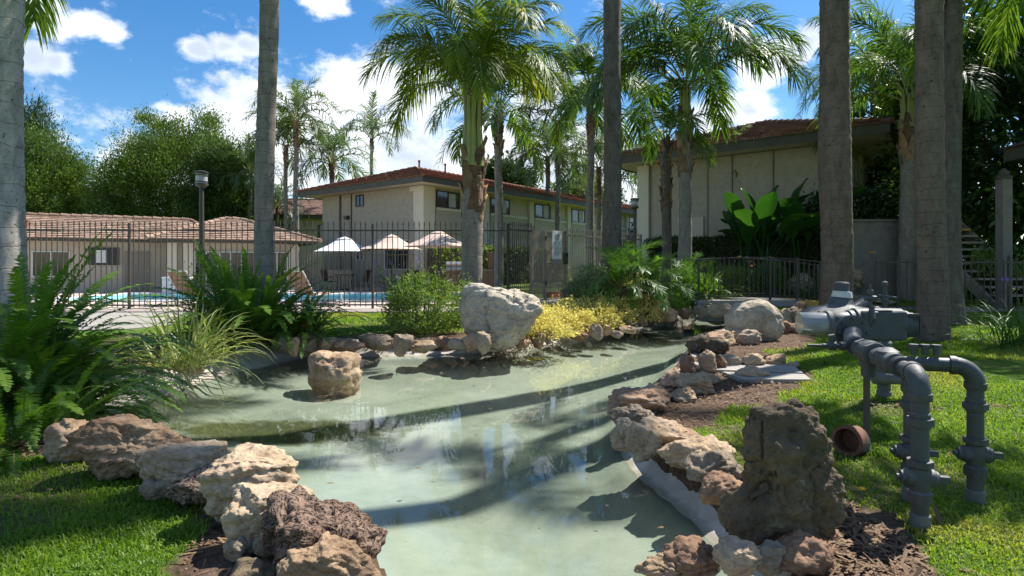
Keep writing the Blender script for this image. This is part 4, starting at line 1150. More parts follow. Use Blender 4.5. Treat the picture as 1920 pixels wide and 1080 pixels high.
def outline_rock(name, label, cat, pts, base, mat, seed, z, depth=0.7, sub=6, rough=0.035, strata=0.02, bury=0.06):
    """stone with a given front profile (photo pixels), a real depth and a rounded back"""
    px, py = base
    if z is None: X, D, zz = gp(px, py)
    else: D = (H - z) * F / (py - YH); X = (px - 960) / F * D; zz = z
    q = np.array(pts, float); c = (q.min(0) + q.max(0)) / 2
    o2 = np.stack([(q[:, 0] - c[0]), -(q[:, 1] - c[1])], 1) / F * D
    o2 = o2 * (1 + np.ptp(o2[:, 0]) * depth * .4 / D) * 1.03
    th = np.arctan2(o2[:, 1], o2[:, 0]); rr = np.hypot(o2[:, 0], o2[:, 1]); i = np.argsort(th); th, rr = th[i], rr[i]
    dirs, f = ico(sub)
    a = np.arctan2(dirs[:, 2], dirs[:, 0])
    ro = np.interp(a, np.concatenate([th - 2 * np.pi, th, th + 2 * np.pi]), np.concatenate([rr, rr, rr]))
    rho = np.sqrt(dirs[:, 0] ** 2 + dirs[:, 2] ** 2)
    rho2 = np.where(rho > 0, np.minimum(1, rho * 1.0) ** 0.62, 0)
    w = np.ptp(o2[:, 0]); dy = np.sign(dirs[:, 1]) * np.abs(dirs[:, 1]) ** 0.85
    p = np.stack([np.cos(a) * ro * rho2, dy * w * depth / 2, np.sin(a) * ro * rho2], 1)
    m = (w + np.ptp(o2[:, 1])) / 2
    # facets and ledges
    g = np.random.default_rng(seed)
    n = g.normal(size=(9, 3)); n[:, 1] = -np.abs(n[:, 1]) - .5; n /= np.linalg.norm(n, axis=1)[:, None]
    for k in range(9):
        dd = p @ n[k]; lim = np.quantile(dd, g.uniform(.93, .985)); ex = np.maximum(dd - lim, 0)
        p -= n[k] * (ex * 0.7)[:, None] * np.array([.08, 1, .08])
    ax = np.array([g.normal() * .2, g.normal() * .2, 1.0]); ax /= np.linalg.norm(ax)
    cc = p @ ax / (m * .12) + fbm(p / m * 2.2, 3, seed + 9) * 1.1
    led = np.abs(cc - np.floor(cc) - .5) * 2
    p += dirs * np.array([1, 1, .3]) * (led[:, None] ** 2 * strata * m)
    p += dirs * (fbm(p / m * 2.3 + seed, 3, seed + 1)[:, None] * 0.05 * m + fbm(p / m * 8 + seed, 5, seed + 4, .6)[:, None] * rough * m)
    crk = np.abs(fbm(p / m * 2.6 + 5, 3, seed + 31)); p -= dirs * ((1 - sstep(0, .07, crk)) * .055 * m)[:, None]
    p[:, 2] += (py - c[1]) / F * D
    D2 = D + w * depth * .4
    return tag(link(name, mesh_np(name, p, f, mat, smooth=True), None, (X * D2 / D - ((px - c[0]) / F * D), D2, zz)), label, cat)

# large single stones
outline_rock('boulder', 'huge pale boulder on the far bank, wider at the top', 'boulder', [(866, 556), (870, 543), (886, 536), (905, 538), (925, 546), (950, 549), (975, 555), (998, 565), (1012, 580), (1009, 593), (996, 604), (984, 620), (970, 640), (955, 657), (932, 666), (905, 664), (886, 648), (872, 622), (864, 590)], (935, 662), 'rock_white', 104, -0.14, .62, 6, .026, .022)
outline_rock('rock', 'tan rock standing alone in the pond water', 'rock', [(584, 678), (600, 668), (622, 671), (650, 670), (670, 678), (668, 692), (672, 710), (664, 738), (640, 750), (612, 750), (590, 738), (583, 700)], (628, 724), 'rock_tan', 12, -.30, .85, 5, .03)
outline_rock('boulder', 'pale angular boulder on the right bank below the footbridge', 'boulder', [(1362, 600), (1372, 584), (1395, 572), (1440, 574), (1457, 590), (1463, 616), (1456, 634), (1430, 643), (1395, 638), (1366, 632)], (1415, 640), 'rock_white', 31, 0.0, .8, 5, .02, .012)
outline_rock('standing_stone', 'tall dark standing stone at the right foreground', 'stone', [(1411, 815), (1416, 790), (1437, 777), (1479, 772), (1514, 776), (1531, 792), (1543, 826), (1554, 852), (1548, 882), (1561, 898), (1574, 934), (1566, 970), (1547, 1006), (1522, 1035), (1479, 1050), (1427, 1050), (1385, 1035), (1374, 995), (1387, 950), (1399, 925), (1402, 890), (1407, 850)], (1468, 1046), 'rock_dark', 57, 0.0, .42, 6, .04, .022)
rock(1500, 560, 75, 44, 'rock_grey', 'flat grey boulder behind the footbridge railing', 61, sub=5, depth=0.8, strata=0.02)
rock(1602, 556, 44, 60, 'rock_tan', 'brown upright boulder just right of the thick palm trunk', 62, sub=5)
rock(1590, 574, 60, 20, 'rock_grey', 'low flat grey rock below the brown upright boulder', 63, sub=4)
rock(1655, 573, 50, 12, 'rock_grey', 'thin pale rock on the lawn behind the low fence', 64, sub=4)
# near left wall
rock(132, 874, 88, 74, 'rock_tan', 'tan rock half under the big fern at left', 71, sub=5)
rock(246, 906, 190, 92, 'rock_tan', 'long tan ledge rock at the left end of the near rock wall', 72, sub=6, depth=0.6, strata=0.03, planes=10, flat=0.84)
rock(348, 930, 150, 78, 'rock_tan', 'broad brown rock with red top in the near rock wall', 73, sub=6, depth=0.75, strata=0.03, planes=10, flat=0.84)
rock(378, 958, 130, 62, 'rock_porous', 'dark pitted rock low in the near rock wall', 74, sub=5, rough=0.08)
rock(292, 942, 46, 42, 'rock_grey', 'small rounded grey rock at the lawn edge of the near wall', 75, sub=4)
rock(322, 938, 40, 42, 'rock_grey', 'small pale rock beside the rounded grey one at the lawn edge', 76, sub=4)
rock(472, 990, 160, 122, 'rock_tan', 'layered tan rock with stacked ledges jutting over the pond', 77, sub=6, depth=0.85, strata=0.045, planes=9, flat=0.82)
rock(425, 985, 70, 50, 'rock_grey', 'grey knobbly rock under the layered ledge rock', 78, sub=5)
rock(510, 1045, 165, 100, 'rock_tan', 'flat-topped cream rock below the layered ledge rock', 79, sub=6, depth=0.7, planes=8, flat=0.8)
rock(455, 1060, 70, 50, 'rock_grey', 'small pale rock on the lawn under the cream flat-topped rock', 80, sub=5)
rock(605, 1092, 230, 122, 'rock_porous', 'dark brown pitted lava rock at the bottom of the wall', 81, sub=6, depth=0.75, rough=0.07)
rock(628, 1125, 185, 92, 'rock_tan', 'pale tan rock cut by the bottom edge of the picture', 82, sub=6, depth=0.7, rough=0.05)
rock(470, 1120, 90, 60, 'rock_dark', 'dark rock in shade at the bottom left of the wall', 83, sub=4)
# stones along the right bank
RB = [(1205, 786, 92, 42, 'rock_red', 'reddish brown rock at the turn of the right bank'), (1230, 765, 62, 40, 'rock_tan', 'tan rock behind the reddish one at the turn of the right bank'),
      (1192, 806, 66, 34, 'rock_grey', 'grey rock nearest the water at the turn of the right bank'), (1182, 848, 52, 52, 'rock_grey', 'squat grey rock at the inside bend of the right bank'),
      (1215, 862, 56, 60, 'rock_grey', 'upright ridged rock at the inside bend of the right bank'), (1262, 858, 86, 52, 'rock_tan', 'rounded striped rock behind the upright ridged rock'),
      (1312, 893, 116, 50, 'rock_tan', 'long flat tan slab rock on the right bank'), (1348, 920, 90, 58, 'rock_grey', 'ridged pale rock below the long flat slab'),
      (1362, 958, 72, 52, 'rock_red', 'pink banded rock against the tall standing stone'), (1380, 1010, 60, 84, 'rock_dark', 'narrow dark rock leaning on the standing stone'),
      (1262, 735, 56, 42, 'rock_red', 'red brown rock beside the mulch on the right bank'), (1302, 745, 66, 44, 'rock_tan', 'grey tan rock beside the mulch on the right bank'),
      (1282, 762, 46, 32, 'rock_tan', 'small tan rock between the mulch and the water'), (1330, 728, 40, 24, 'rock_tan', 'small flat rock at the edge of the mulch'),
      (1290, 705, 30, 38, 'rock_red', 'upright reddish rock at the water near the concrete pad'), (1325, 702, 34, 44, 'rock_tan', 'upright tan rock left of the concrete pad'),
      (1350, 695, 26, 30, 'rock_tan', 'small upright tan rock above the concrete pad'), (1366, 690, 44, 22, 'rock_grey', 'flat grey rock above the concrete pad'),
      (1408, 690, 48, 24, 'rock_tan', 'wavy tan rock above the concrete pad'), (1452, 688, 46, 22, 'rock_tan', 'longest tan rock at the right end above the concrete pad'),
      (1488, 692, 20, 14, 'rock_grey', 'pebble sized grey rock beside the concrete pad'), (1410, 712, 58, 20, 'rock_tan', 'low rounded rock lying on the concrete pad'),
      (1308, 665, 42, 36, 'rock_dark', 'dark rock at the water on the right bank'), (1342, 668, 50, 30, 'rock_dark', 'wide dark rock beside the mulch below the pale boulder'),
      (1352, 650, 54, 26, 'rock_tan', 'brown rock at the foot of the pale boulder'), (1380, 642, 30, 24, 'rock_tan', 'pointed tan rock at the foot of the pale boulder'),
      (1404, 648, 46, 26, 'rock_grey', 'knobbly rock under the pale boulder'), (1470, 612, 28, 34, 'rock_tan', 'brown rock right of the pale boulder'),
      (1488, 606, 26, 30, 'rock_grey', 'grey rock second to the right of the pale boulder'), (1505, 604, 22, 24, 'rock_grey', 'small grey rock third to the right of the pale boulder'),
      (1474, 628, 28, 24, 'rock_red', 'red brown rock right below the pale boulder'), (1497, 626, 42, 18, 'rock_tan', 'long tan rock beside the clear plastic meter cover'),
      (1500, 585, 22, 18, 'rock_tan', 'small rock against the footbridge end'), (1388, 590, 34, 20, 'rock_dark', 'dark rock in the shade under the footbridge'),
      (1348, 594, 44, 26, 'rock_grey', 'grey rock left of the pale boulder under the footbridge'),
      (1298, 1090, 96, 56, 'rock_red', 'red brown rock at the bottom edge left of the standing stone'), (1378, 1090, 84, 62, 'rock_tan', 'dark tan rock at the bottom edge below the standing stone'),
      (1505, 1085, 110, 62, 'rock_red', 'red topped rock at the foot of the standing stone'), (1440, 1080, 60, 48, 'rock_grey', 'grey rock wedged at the foot of the standing stone'),
      (1240, 1092, 70, 32, 'rock_tan', 'small rock cut by the bottom edge beside the pond')]
for i, (px, py, w, h, m, lab) in enumerate(RB):
    if py > 770 and px < 1375: w, h, px = w * 1.22, h * 1.12, px - 7
    rock(px, py, w, h, m, lab, 200 + i, sub=5 if py > 740 else 4, depth=0.8, strata=0.035, z=(-0.04 if py > 720 and px < 1345 else None))
# stones along the far bank, in order from the left
FB = [(285, 705, 46, 26), (330, 697, 44, 28), (366, 702, 30, 24), (350, 685, 42, 22), (528, 660, 34, 34), (548, 668, 26, 34), (580, 660, 46, 34), (622, 660, 44, 24), (655, 662, 62, 24), (703, 658, 66, 28),
      (757, 642, 40, 26), (757, 666, 38, 38), (796, 662, 54, 22), (832, 652, 28, 20), (858, 659, 40, 22), (882, 658, 30, 34), (905, 664, 34, 40),
      (982, 652, 28, 18), (1008, 650, 26, 26), (1026, 645, 30, 26), (1040, 637, 18, 24), (1062, 634, 28, 18), (1085, 639, 34, 16), (1103, 633, 16, 20), (1118, 637, 24, 28), (1135, 627, 26, 22),
      (1157, 634, 26, 14), (1176, 626, 32, 14), (1160, 612, 26, 22), (1182, 612, 26, 16), (1202, 612, 26, 22), (1230, 607, 38, 26), (1256, 602, 32, 26), (1284, 598, 30, 20), (1312, 594, 34, 18), (1338, 588, 30, 20)]
cnt_ = {}
ORD = ['first', 'second', 'third', 'fourth', 'fifth', 'sixth', 'seventh', 'eighth', 'ninth', 'tenth', 'eleventh']
for i, (px, py, w, h) in enumerate(FB):
    if px < 400: lab, g_ = 'small tan rock under the variegated strap plant', 'edging rocks under the strap plant'
    elif px < 640: lab, g_ = 'edging rock behind the lone pond rock', 'edging rocks behind the lone pond rock'
    elif px < 920: lab, g_ = 'edging rock left of the huge pale boulder', 'edging rocks left of the boulder'
    elif px < 1150: lab, g_ = 'small edging rock below the golden shrubs', 'edging rocks below the golden shrubs'
    else: lab, g_ = 'edging rock between golden shrubs and footbridge', 'edging rocks towards the footbridge'
    cnt_[g_] = cnt_.get(g_, 0) + 1
    lab = ORD[cnt_[g_] - 1] + ' from the left, ' + lab
    rock(px, py, w, h, ['rock_tan', 'rock_grey', 'rock_tan', 'rock_red', 'rock_grey'][i % 5], lab, 400 + i, z=-0.1 if px < 1250 else 0.0, sub=4, depth=0.8, group=g_)

# ================================================================== GAS METER SET
gx, gy = 2.1, 3.3
O = Vector((gx, gy, 0))
gm_ = thing('gas_meter', 'grey painted gas meter set with valves, regulator and clear plastic cover on the lawn', 'gas meter', O)
def G(mb, name, mat='pipe_grey', parent=None, smooth=35):
    return mb.build(name, mat, parent or gm_, smooth, O)
ZH = 0.70
hd = Vector((0.30, 1.05, 0)).normalized()                     # header direction, away from the camera
A0 = Vector((1.85, 2.66, 0)); B0 = Vector((2.33, 2.95, 0)); C0 = Vector((2.03, 2.98, 0))
PR = 0.036

def riser(P, top, valve_z, name='riser_pipe', r=PR):
    G(MB().lathe([(r, -0.05), (r, top)], P, seg=20), name)
    G(MB().lathe([(r + .006, 0.0), (r + .006, 0.07), (r, 0.075)], P, seg=20), 'ground_sleeve', 'pipe_worn')
    # hex union
    G(MB().lathe([(r, .462), (r + .007, .466), (r + .007, .478)], P, seg=20), 'collar')
    G(MB().lathe([(r + .019, .478), (r + .019, .508)], P, seg=8), 'union_nut', smooth=None)
    G(MB().lathe([(r + .006, .508), (r + .006, .528), (r, .534)], P, seg=20), 'collar')
    # plug valve
    v = G(MB().lathe([(r, valve_z - .10), (r + .012, valve_z - .095), (r + .013, valve_z - .065), (r + .003, valve_z - .055), (r + .012, valve_z), (r + .003, valve_z + .045), (r + .013, valve_z + .055), (r + .013, valve_z + .075), (r + .003, valve_z + .08)], P, seg=16), 'valve_body')
    c = P + Vector((0, 0, valve_z))
    side = Vector((1, -0.25, 0)).normalized()
    G(MB().lathe([(.042, -.03), (.042, .055), (.034, .062), (.034, .07)], c, side, 18), 'valve_bonnet')
    G(MB().lathe([(.042, 0), (.041, .055), (.03, .066), (.03, .078), (.014, .08), (.014, .095)], c, -side, 18), 'valve_cap')
    q = c + side * 0.07
    G(MB().tube([q, q + side * .045], .021, 4, ang=R(45)), 'valve_square', smooth=None)
    G(MB().lathe([(r + .017, valve_z + .055), (r + .017, valve_z + .082)], P, seg=8), 'valve_hex', smooth=None)
    G(MB().lathe([(r + .014, valve_z - .11), (r + .014, valve_z - .088)], P, seg=8), 'valve_hex', smooth=None)
    return v
def elbow(P, zt, d, name='elbow', r=PR, R_=0.085):
    d = Vector(d).normalized(); pts = []
    for k in range(9):
        a = R(90) * k / 8
        pts.append(P + d * (R_ * (1 - math.cos(a))) + Vector((0, 0, zt - R_ + R_ * math.sin(a))))
    e = G(MB().tube(pts, [r + .007] * 9, 20), name, smooth=50)
    G(MB().lathe([(r + .008, -.03), (r + .012, -.02), (r + .012, .005)], pts[0] - Vector((0, 0, .0)), (0, 0, 1), 20), 'elbow_band')
    G(MB().lathe([(r + .010, -.01), (r + .012, 0), (r + .012, .02)], pts[-1], d, 20), 'elbow_band')
    return pts[-1]
riser(A0, ZH - 0.09, 0.235); riser(B0, ZH - 0.10, 0.25); riser(C0, ZH - 0.09, 0.25)
J = A0 + hd * 0.42 + Vector((0, 0, ZH))                        # header cross
ea = elbow(A0, ZH, J - (A0 + Vector((0, 0, ZH))))
eb = elbow(B0, ZH - 0.01, (J + Vector((0.1, 0.02, 0))) - (B0 + Vector((0, 0, ZH))))
ec = elbow(C0, ZH - 0.03, hd)
G(MB().tube([ea, J], PR, 18), 'header_pipe')
G(MB().tube([eb, J + Vector((0.02, 0, -.01))], PR, 18), 'cross_pipe')
# cross fitting, ridged unions
G(MB().lathe([(PR, -.13), (PR + .018, -.12), (PR + .02, -.07), (PR + .008, -.06), (PR + .022, -.03), (PR + .022, .03), (PR + .008, .06), (PR + .02, .07), (PR + .018, .12), (PR, .13)], J, hd, 18), 'cross_fitting')
G(MB().lathe([(PR + .012, -.06), (PR + .016, 0.0), (PR + .016, .05), (.02, .07)], J, (0, 0, 1), 18), 'cross_boss')
for dd in (0.19, 0.215):
    G(MB().lathe([(PR + .016, 0), (PR + .016, .014)], J - hd * dd, hd, 20), 'clamp_ring')
bo = J + Vector((0.12, -0.02, 0.035))
for k in range(3):
    G(MB().lathe([(.016, 0), (.016, .035), (.024, .036), (.024, .055)], bo + Vector((0.05 * k, -0.012 * k, 0)), (0, 0, 1), 6), 'test_plug', smooth=None)
# nipple, big valve, nipple
V0 = J + hd * 0.33
G(MB().tube([J + hd * .1, V0], .036, 14), 'nipple', 'pipe_worn')
G(MB().lathe([(.05, -.12), (.064, -.115), (.064, -.08), (.052, -.07), (.068, -.02), (.068, .03), (.052, .07), (.064, .08), (.064, .115), (.05, .12)], V0, hd, 8), 'main_valve', smooth=20)
fd = Vector((-0.15, -1, 0)).normalized()
G(MB().lathe([(.068, 0), (.068, .075), (.06, .082), (.056, .082)], V0, fd, 22), 'valve_face')
lid = G(MB().lathe([(.052, .078), (.052, .088), (.045, .092)], V0, fd, 22), 'valve_disc')
cdir = Vector((1, -0.15, 0)).normalized()
q = V0 + fd * .095
G(MB().tube([q - cdir * .04, q + cdir * .04], .011, 4, ang=R(45)), 'valve_key', smooth=None)
G(MB().lathe([(.045, 0), (.05, -.03), (.052, -.06), (.04, -.1), (.04, -.14)], V0, (0, 0, 1), 16), 'valve_stem')
# elbow turning to the meter flange
E0 = V0 + hd * 0.26
md = Vector((0.55, 0.83, 0)).normalized()
G(MB().tube([V0 + hd * .1, E0], .04, 16), 'nipple')
pts = []
lf = Vector((-0.25, 0.97, 0)).normalized()
for k in range(9):
    f_ = k / 8
    d_ = hd.lerp(md, f_)
    pts.append(E0 + hd * (.10 * math.sin(f_ * 1.57)) + md * (.13 * (1 - math.cos(f_ * 1.57))) + Vector((0, 0, .05 * f_ * f_)))
G(MB().tube([E0 - hd * .03] + pts, [.052] * 10, 20), 'inlet_elbow', smooth=50)
G(MB().lathe([(.058, -.02), (.06, 0), (.06, .03)], E0 - hd * .02, hd, 20), 'elbow_band')
# little bleed cock to the left
q = E0 + Vector((-.04, -.01, .0))
ld = Vector((-1, 0.15, 0)).normalized()
G(MB().lathe([(.016, 0), (.016, .03), (.028, .03), (.028, .06), (.014, .062), (.014, .08), (.03, .085), (.03, .125), (.014, .13), (.014, .16), (.009, .165), (.009, .25)], q, ld, 10), 'bleed_cock')
G(MB().lathe([(.012, 0), (.02, .02), (.02, .05)], q + ld * .1 + Vector((0, 0, .02)), (-.2, 0, 1), 8), 'cock_stem')
# support post
sp = Vector((2.37, 3.92, 0))
G(MB().tube([sp + Vector((0, 0, -.05)), sp + Vector((0, 0, ZH - .06))], .021, 4, ang=R(45)), 'support_post', 'rusty_post', smooth=None)
G(MB().box((sp.x - .06, sp.y - .05, ZH - .075), (sp.x + .06, sp.y + .05, ZH - .05)), 'post_saddle', 'rusty_post', smooth=None)
# rotary meter
Mc = Vector((2.74, 4.42, 0.755)); ml = Vector((1, -0.10, 0)).normalized()
FL = pts[-1]
G(MB().tube([FL, FL + md * .10], .05, 18), 'inlet_neck')
G(MB().lathe([(.115, 0), (.115, .028), (.06, .03)], FL + md * .08, (0.1, 1, 0), 28), 'flange')
for k in range(8):
    a = 2 * math.pi * k / 8
    c = FL + md * .08 + Vector((.092 * math.cos(a), -.006, .092 * math.sin(a)))
    G(MB().lathe([(.011, -.012), (.011, .045)], c, (0.1, 1, 0), 6), 'bolt', smooth=None)
body = G(MB().lathe([(.085, -.33), (.092, -.32), (.092, -.21), (.105, -.20), (.105, -.17), (.12, -.16), (.12, .17), (.105, .18), (.105, .21), (.092, .22), (.092, .25), (.08, .26)], Mc, ml, 26), 'meter_body')
bm_ = MB().box((Mc.x - .15, Mc.y - .13, Mc.z - .112), (Mc.x + .16, Mc.y + .13, Mc.z + .106)); bb = G(bm_, 'meter_block', smooth=None)
m_ = bb.modifiers.new('bevel', 'BEVEL'); m_.width = .02; m_.segments = 3
G(MB().box((Mc.x - .05, Mc.y - .125, Mc.z + .107), (Mc.x + .05, Mc.y - .06, Mc.z + .113)), 'name_plate', 'pipe_worn', body, None)
for k in range(7):
    G(MB().box((Mc.x + .175 + .014 * k, Mc.y - .11, Mc.z - .085), (Mc.x + .181 + .014 * k, Mc.y + .1, Mc.z + .085)), 'cooling_fin', 'pipe_grey', body, None)
ix = Mc - ml * .33
G(MB().lathe([(.10, 0), (.10, -.03), (.093, -.035)], ix, ml, 26), 'index_ring', 'pipe_worn')
G(MB().lathe([(.085, -.03), (.085, -.215), (.08, -.225)], ix, ml, 26), 'index_cover', 'clear_plastic')
ins = MB().box((ix.x - .14, ix.y - .045, ix.z - .04), (ix.x - .04, ix.y + .05, ix.z + .045))
G(ins, 'index_block', 'pipe_grey', None, None)
G(MB().box((ix.x - .10, ix.y - .052, ix.z - .035), (ix.x - .035, ix.y - .046, ix.z - .005)), 'index_label', 'sign_white', None, None)
G(MB().lathe([(.012, 0), (.012, .13), (.022, .131), (.022, .16), (.010, .162), (.010, .2)], Mc + Vector((-.10, -.10, .10)), (0, 0, 1), 10), 'gauge_cock')
G(MB().lathe([(.02, -.04), (.02, .04)], Mc + Vector((-.10, -.10, .20)), (1, 0, 0), 8), 'cock_body')
G(MB().tube([Mc + Vector((-.12, -.12, .0)), Mc + Vector((-.12, -.17, .06)), Mc + Vector((-.11, -.14, .13))], .014, 8), 'gauge_line')
# regulator behind: flat diaphragm case and tall cone with tape
Rc = Vector((2.72, 4.86, 0.80))
G(MB().lathe([(.05, -.20), (.05, -.06), (.20, -.05), (.27, -.02), (.285, -.012), (.285, .012), (.27, .02), (.20, .05), (.12, .065), (.10, .085), (.082, .125), (.07, .13)], Rc, (0, 0, 1), 32), 'regulator_case')
for k in range(14):
    a = 2 * math.pi * k / 14
    G(MB().lathe([(.010, -.024), (.010, .024)], Rc + Vector((.262 * math.cos(a), .262 * math.sin(a), .004)), (0, 0, 1), 6), 'bolt', smooth=None)
cone = G(MB().lathe([(.078, .12), (.064, .18), (.058, .19), (.056, .25), (.052, .255), (.046, .262), (.02, .263)], Rc, (0.06, 0, 1), 20), 'regulator_cone')
G(MB().lathe([(.074, .13), (.080, .134), (.070, .182), (.064, .184)], Rc, (0.09, 0, 1), 18), 'tape_band', 'tape_white', cone)
G(MB().tube([Rc + Vector((.1, .05, .0)), Vector((3.0, 5.0, .88)), Vector((3.08, 5.0, .78)), Vector((3.1, 5.02, .3))], .05, 14), 'outlet_pipe', smooth=50)
G(MB().lathe([(.016, 0), (.016, .12), (.03, .125), (.03, .17), (.018, .175), (.018, .25), (.026, .252), (.026, .28), (.008, .29)], Vector((3.05, 4.8, .78)), (0, 0, 1), 10), 'vent_valve')
G(MB().tube([Vector((3.0, 4.8, .95)), Vector((3.13, 4.78, .93))], .012, 8), 'vent_handle')
# wrapped outlet riser with its drip can
rp = Vector((3.36, 5.3, 0))
G(MB().lathe([(.062, -.05), (.062, .06), (.054, .07), (.056, .2), (.053, .3), (.056, .42), (.066, .44), (.066, .5), (.05, .52), (.05, .78)], rp, (0, 0, 1), 16), 'outlet_riser', 'pipe_worn')
G(MB().tube([rp + Vector((0, 0, .74)), Vector((3.2, 5.15, .79)), Vector((3.05, 5.0, .80))], .05, 14), 'outlet_run', smooth=50)
G(MB().lathe([(.04, -.17), (.062, -.165), (.062, .0), (.062, .2), (.055, .21), (.02, .212), (.02, .25), (.034, .252), (.034, .28)], rp + Vector((.03, -.08, .2)), (1, -.1, 0), 16), 'drip_can', 'pipe_worn')
# drain elbow lying on the lawn
X, Y, z_ = gp(1585, 853)
dr_ = thing('drain_elbow', 'black corrugated drain elbow with rusty brown mouth lying on the grass', 'drain pipe', (X, Y, 0))
P0 = Vector((0, 0.0, 0.095)); dpts = []
for k in range(11):
    a = k / 10 * R(85)
    dpts.append(Vector((0.03 + 0.13 * math.sin(a) * 0.9, 0.02 + 0.13 * (1 - math.cos(a)) + 0.05 * math.sin(a), 0.085 - 0.12 * (1 - math.cos(a)))))
ctr = dpts[0]; dv = (dpts[1] - dpts[0]).normalized()
MB().tube(dpts, [.084 + (.006 if k % 2 else 0) for k in range(11)], 24, caps=False).build('outer_pipe', 'pipe_worn', dr_, 40)
mo = Vector((-0.75, -0.62, 0.1)).normalized()
c0 = dpts[0]
MB().lathe([(.090, -.10), (.095, .01), (.095, .03), (.076, .03), (.074, .0), (.07, -.095)], c0, mo, 24).build('mouth_ring', 'clay_pipe', dr_, 40)

# ================================================================== VEGETATION HELPERS
def curve_pts(a0, droop, n, power=1.3):
    """unit-length arching stem in the XZ plane, leaving the origin at elevation a0 (degrees)"""
    p = [np.array([0., 0., 0.])]; dirs = []
    for i in range(n):
        a = R(a0 - droop * ((i + 0.5) / n) ** power)
        d = np.array([math.cos(a), 0, math.sin(a)]); dirs.append(d)
        p.append(p[-1] + d / n)
    dirs.append(dirs[-1])
    return np.array(p), np.array(dirs)

def pinnate(name, a0, droop, nst, mat, rmat, seed, bare=0.2, leaf=0.30, width=0.017, grav=0.7, plume=0.35, rach=0.010, fwd=(60, 25), power=1.3, segs=3, prof=None, twist=0.0):
    """one compound frond of unit length: rachis plus leaflets"""
    g = np.random.default_rng(seed)
    NP = 16
    P, Dr = curve_pts(a0, droop, NP, power)
    V, Fc, MI, T = [], [], [], []
    # rachis: three-sided tapering rod
    for i in range(NP + 1):
        r = rach * (1 - 0.85 * i / NP)
        d = Dr[i]; up = np.array([-d[2], 0, d[0]])
        for k in range(3):
            q = 2 * math.pi * k / 3 + 0.5
            V.append(P[i] + np.array([0, 1, 0]) * math.cos(q) * r + up * math.sin(q) * r); T.append(0.0)
    for i in range(NP):
        for k in range(3):
            Fc.append((i * 3 + k, i * 3 + (k + 1) % 3, (i + 1) * 3 + (k + 1) % 3, (i + 1) * 3 + k)); MI.append(1)
    for j in range(nst):
        t = bare + (1 - bare) * (j + 0.5) / nst
        fi = t * NP; i0 = min(int(fi), NP - 1); fr = fi - i0
        base = P[i0] * (1 - fr) + P[i0 + 1] * fr
        d = Dr[i0] * (1 - fr) + Dr[i0 + 1] * fr; d /= np.linalg.norm(d)
        up = np.array([-d[2], 0, d[0]])
        s_ = (t - bare) / (1 - bare)
        ln = leaf * (prof(s_) if prof else (0.35 + 0.65 * math.sin(math.pi * min(1, 0.12 + 0.80 * s_)) ** 0.8))
        ang = R(fwd[0] + (fwd[1] - fwd[0]) * s_)
        tint = g.random() * 0.5 + (0.25 if s_ > 0.85 else 0)
        for sd_ in (-1, 1):
            if g.random() < 0.03: continue
            L_ = ln * g.uniform(0.85, 1.1)
            a = ang + g.normal() * 0.09
            dirv_ = d * math.cos(a) + np.array([0, sd_, 0]) * math.sin(a) + up * (g.normal() * plume + 0.12)
            dirv_ /= np.linalg.norm(dirv_)
            wv = np.cross(dirv_, up); nw = np.linalg.norm(wv); wv = wv / nw if nw > 1e-5 else d
            wv = wv * math.cos(twist) + up * math.sin(twist)
            b = len(V); p = base.copy(); dd = dirv_
            ws = [0.55, 1.0, 0.7] if segs == 3 else [0.8, 0.8]
            for k in range(segs):
                V.append(p - wv * width * ws[k] * 0.5); V.append(p + wv * width * ws[k] * 0.5); T += [tint, tint]
                p = p + dd * L_ / segs
                dd = dd + np.array([0, 0, -1]) * grav / segs; dd /= np.linalg.norm(dd)
            V.append(p); T.append(tint)
            for k in range(segs - 1):
                Fc.append((b + 2 * k, b + 2 * k + 1, b + 2 * k + 3, b + 2 * k + 2)); MI.append(0)
            Fc.append((b + 2 * segs - 2, b + 2 * segs - 1, b + 2 * segs)); MI.append(0)
    me = bpy.data.meshes.new(name)
    me.from_pydata([tuple(v) for v in V], [], Fc)
    at_ = me.attributes.new('tint', 'FLOAT', 'POINT'); at_.data.foreach_set('value', np.array(T, np.float32))
    me.materials.append(MATS[mat]); me.materials.append(MATS[rmat])
    me.polygons.foreach_set('material_index', np.array(MI, np.int32))
    me.update()
    return me

PITCH = [(87, 55), (80, 100), (70, 128), (57, 135), (40, 122), (20, 98), (-5, 72)]
_palm = {}
def palm_set(mat, lod):
    k = (mat, lod)
    if k not in _palm:
        nst, wd, sg = {'hi': (96, 0.0105, 3), 'mid': (48, 0.018, 3), 'lo': (28, 0.022, 2)}[lod]
        _palm[k] = [[pinnate('frond', a, d, nst, mat, 'petiole', 31 * i + j, bare=0.17, leaf=0.31, width=wd, grav=1.5, plume=0.28, segs=sg) for j in range(2)] for i, (a, d) in enumerate(PITCH)]
    return _palm[k]

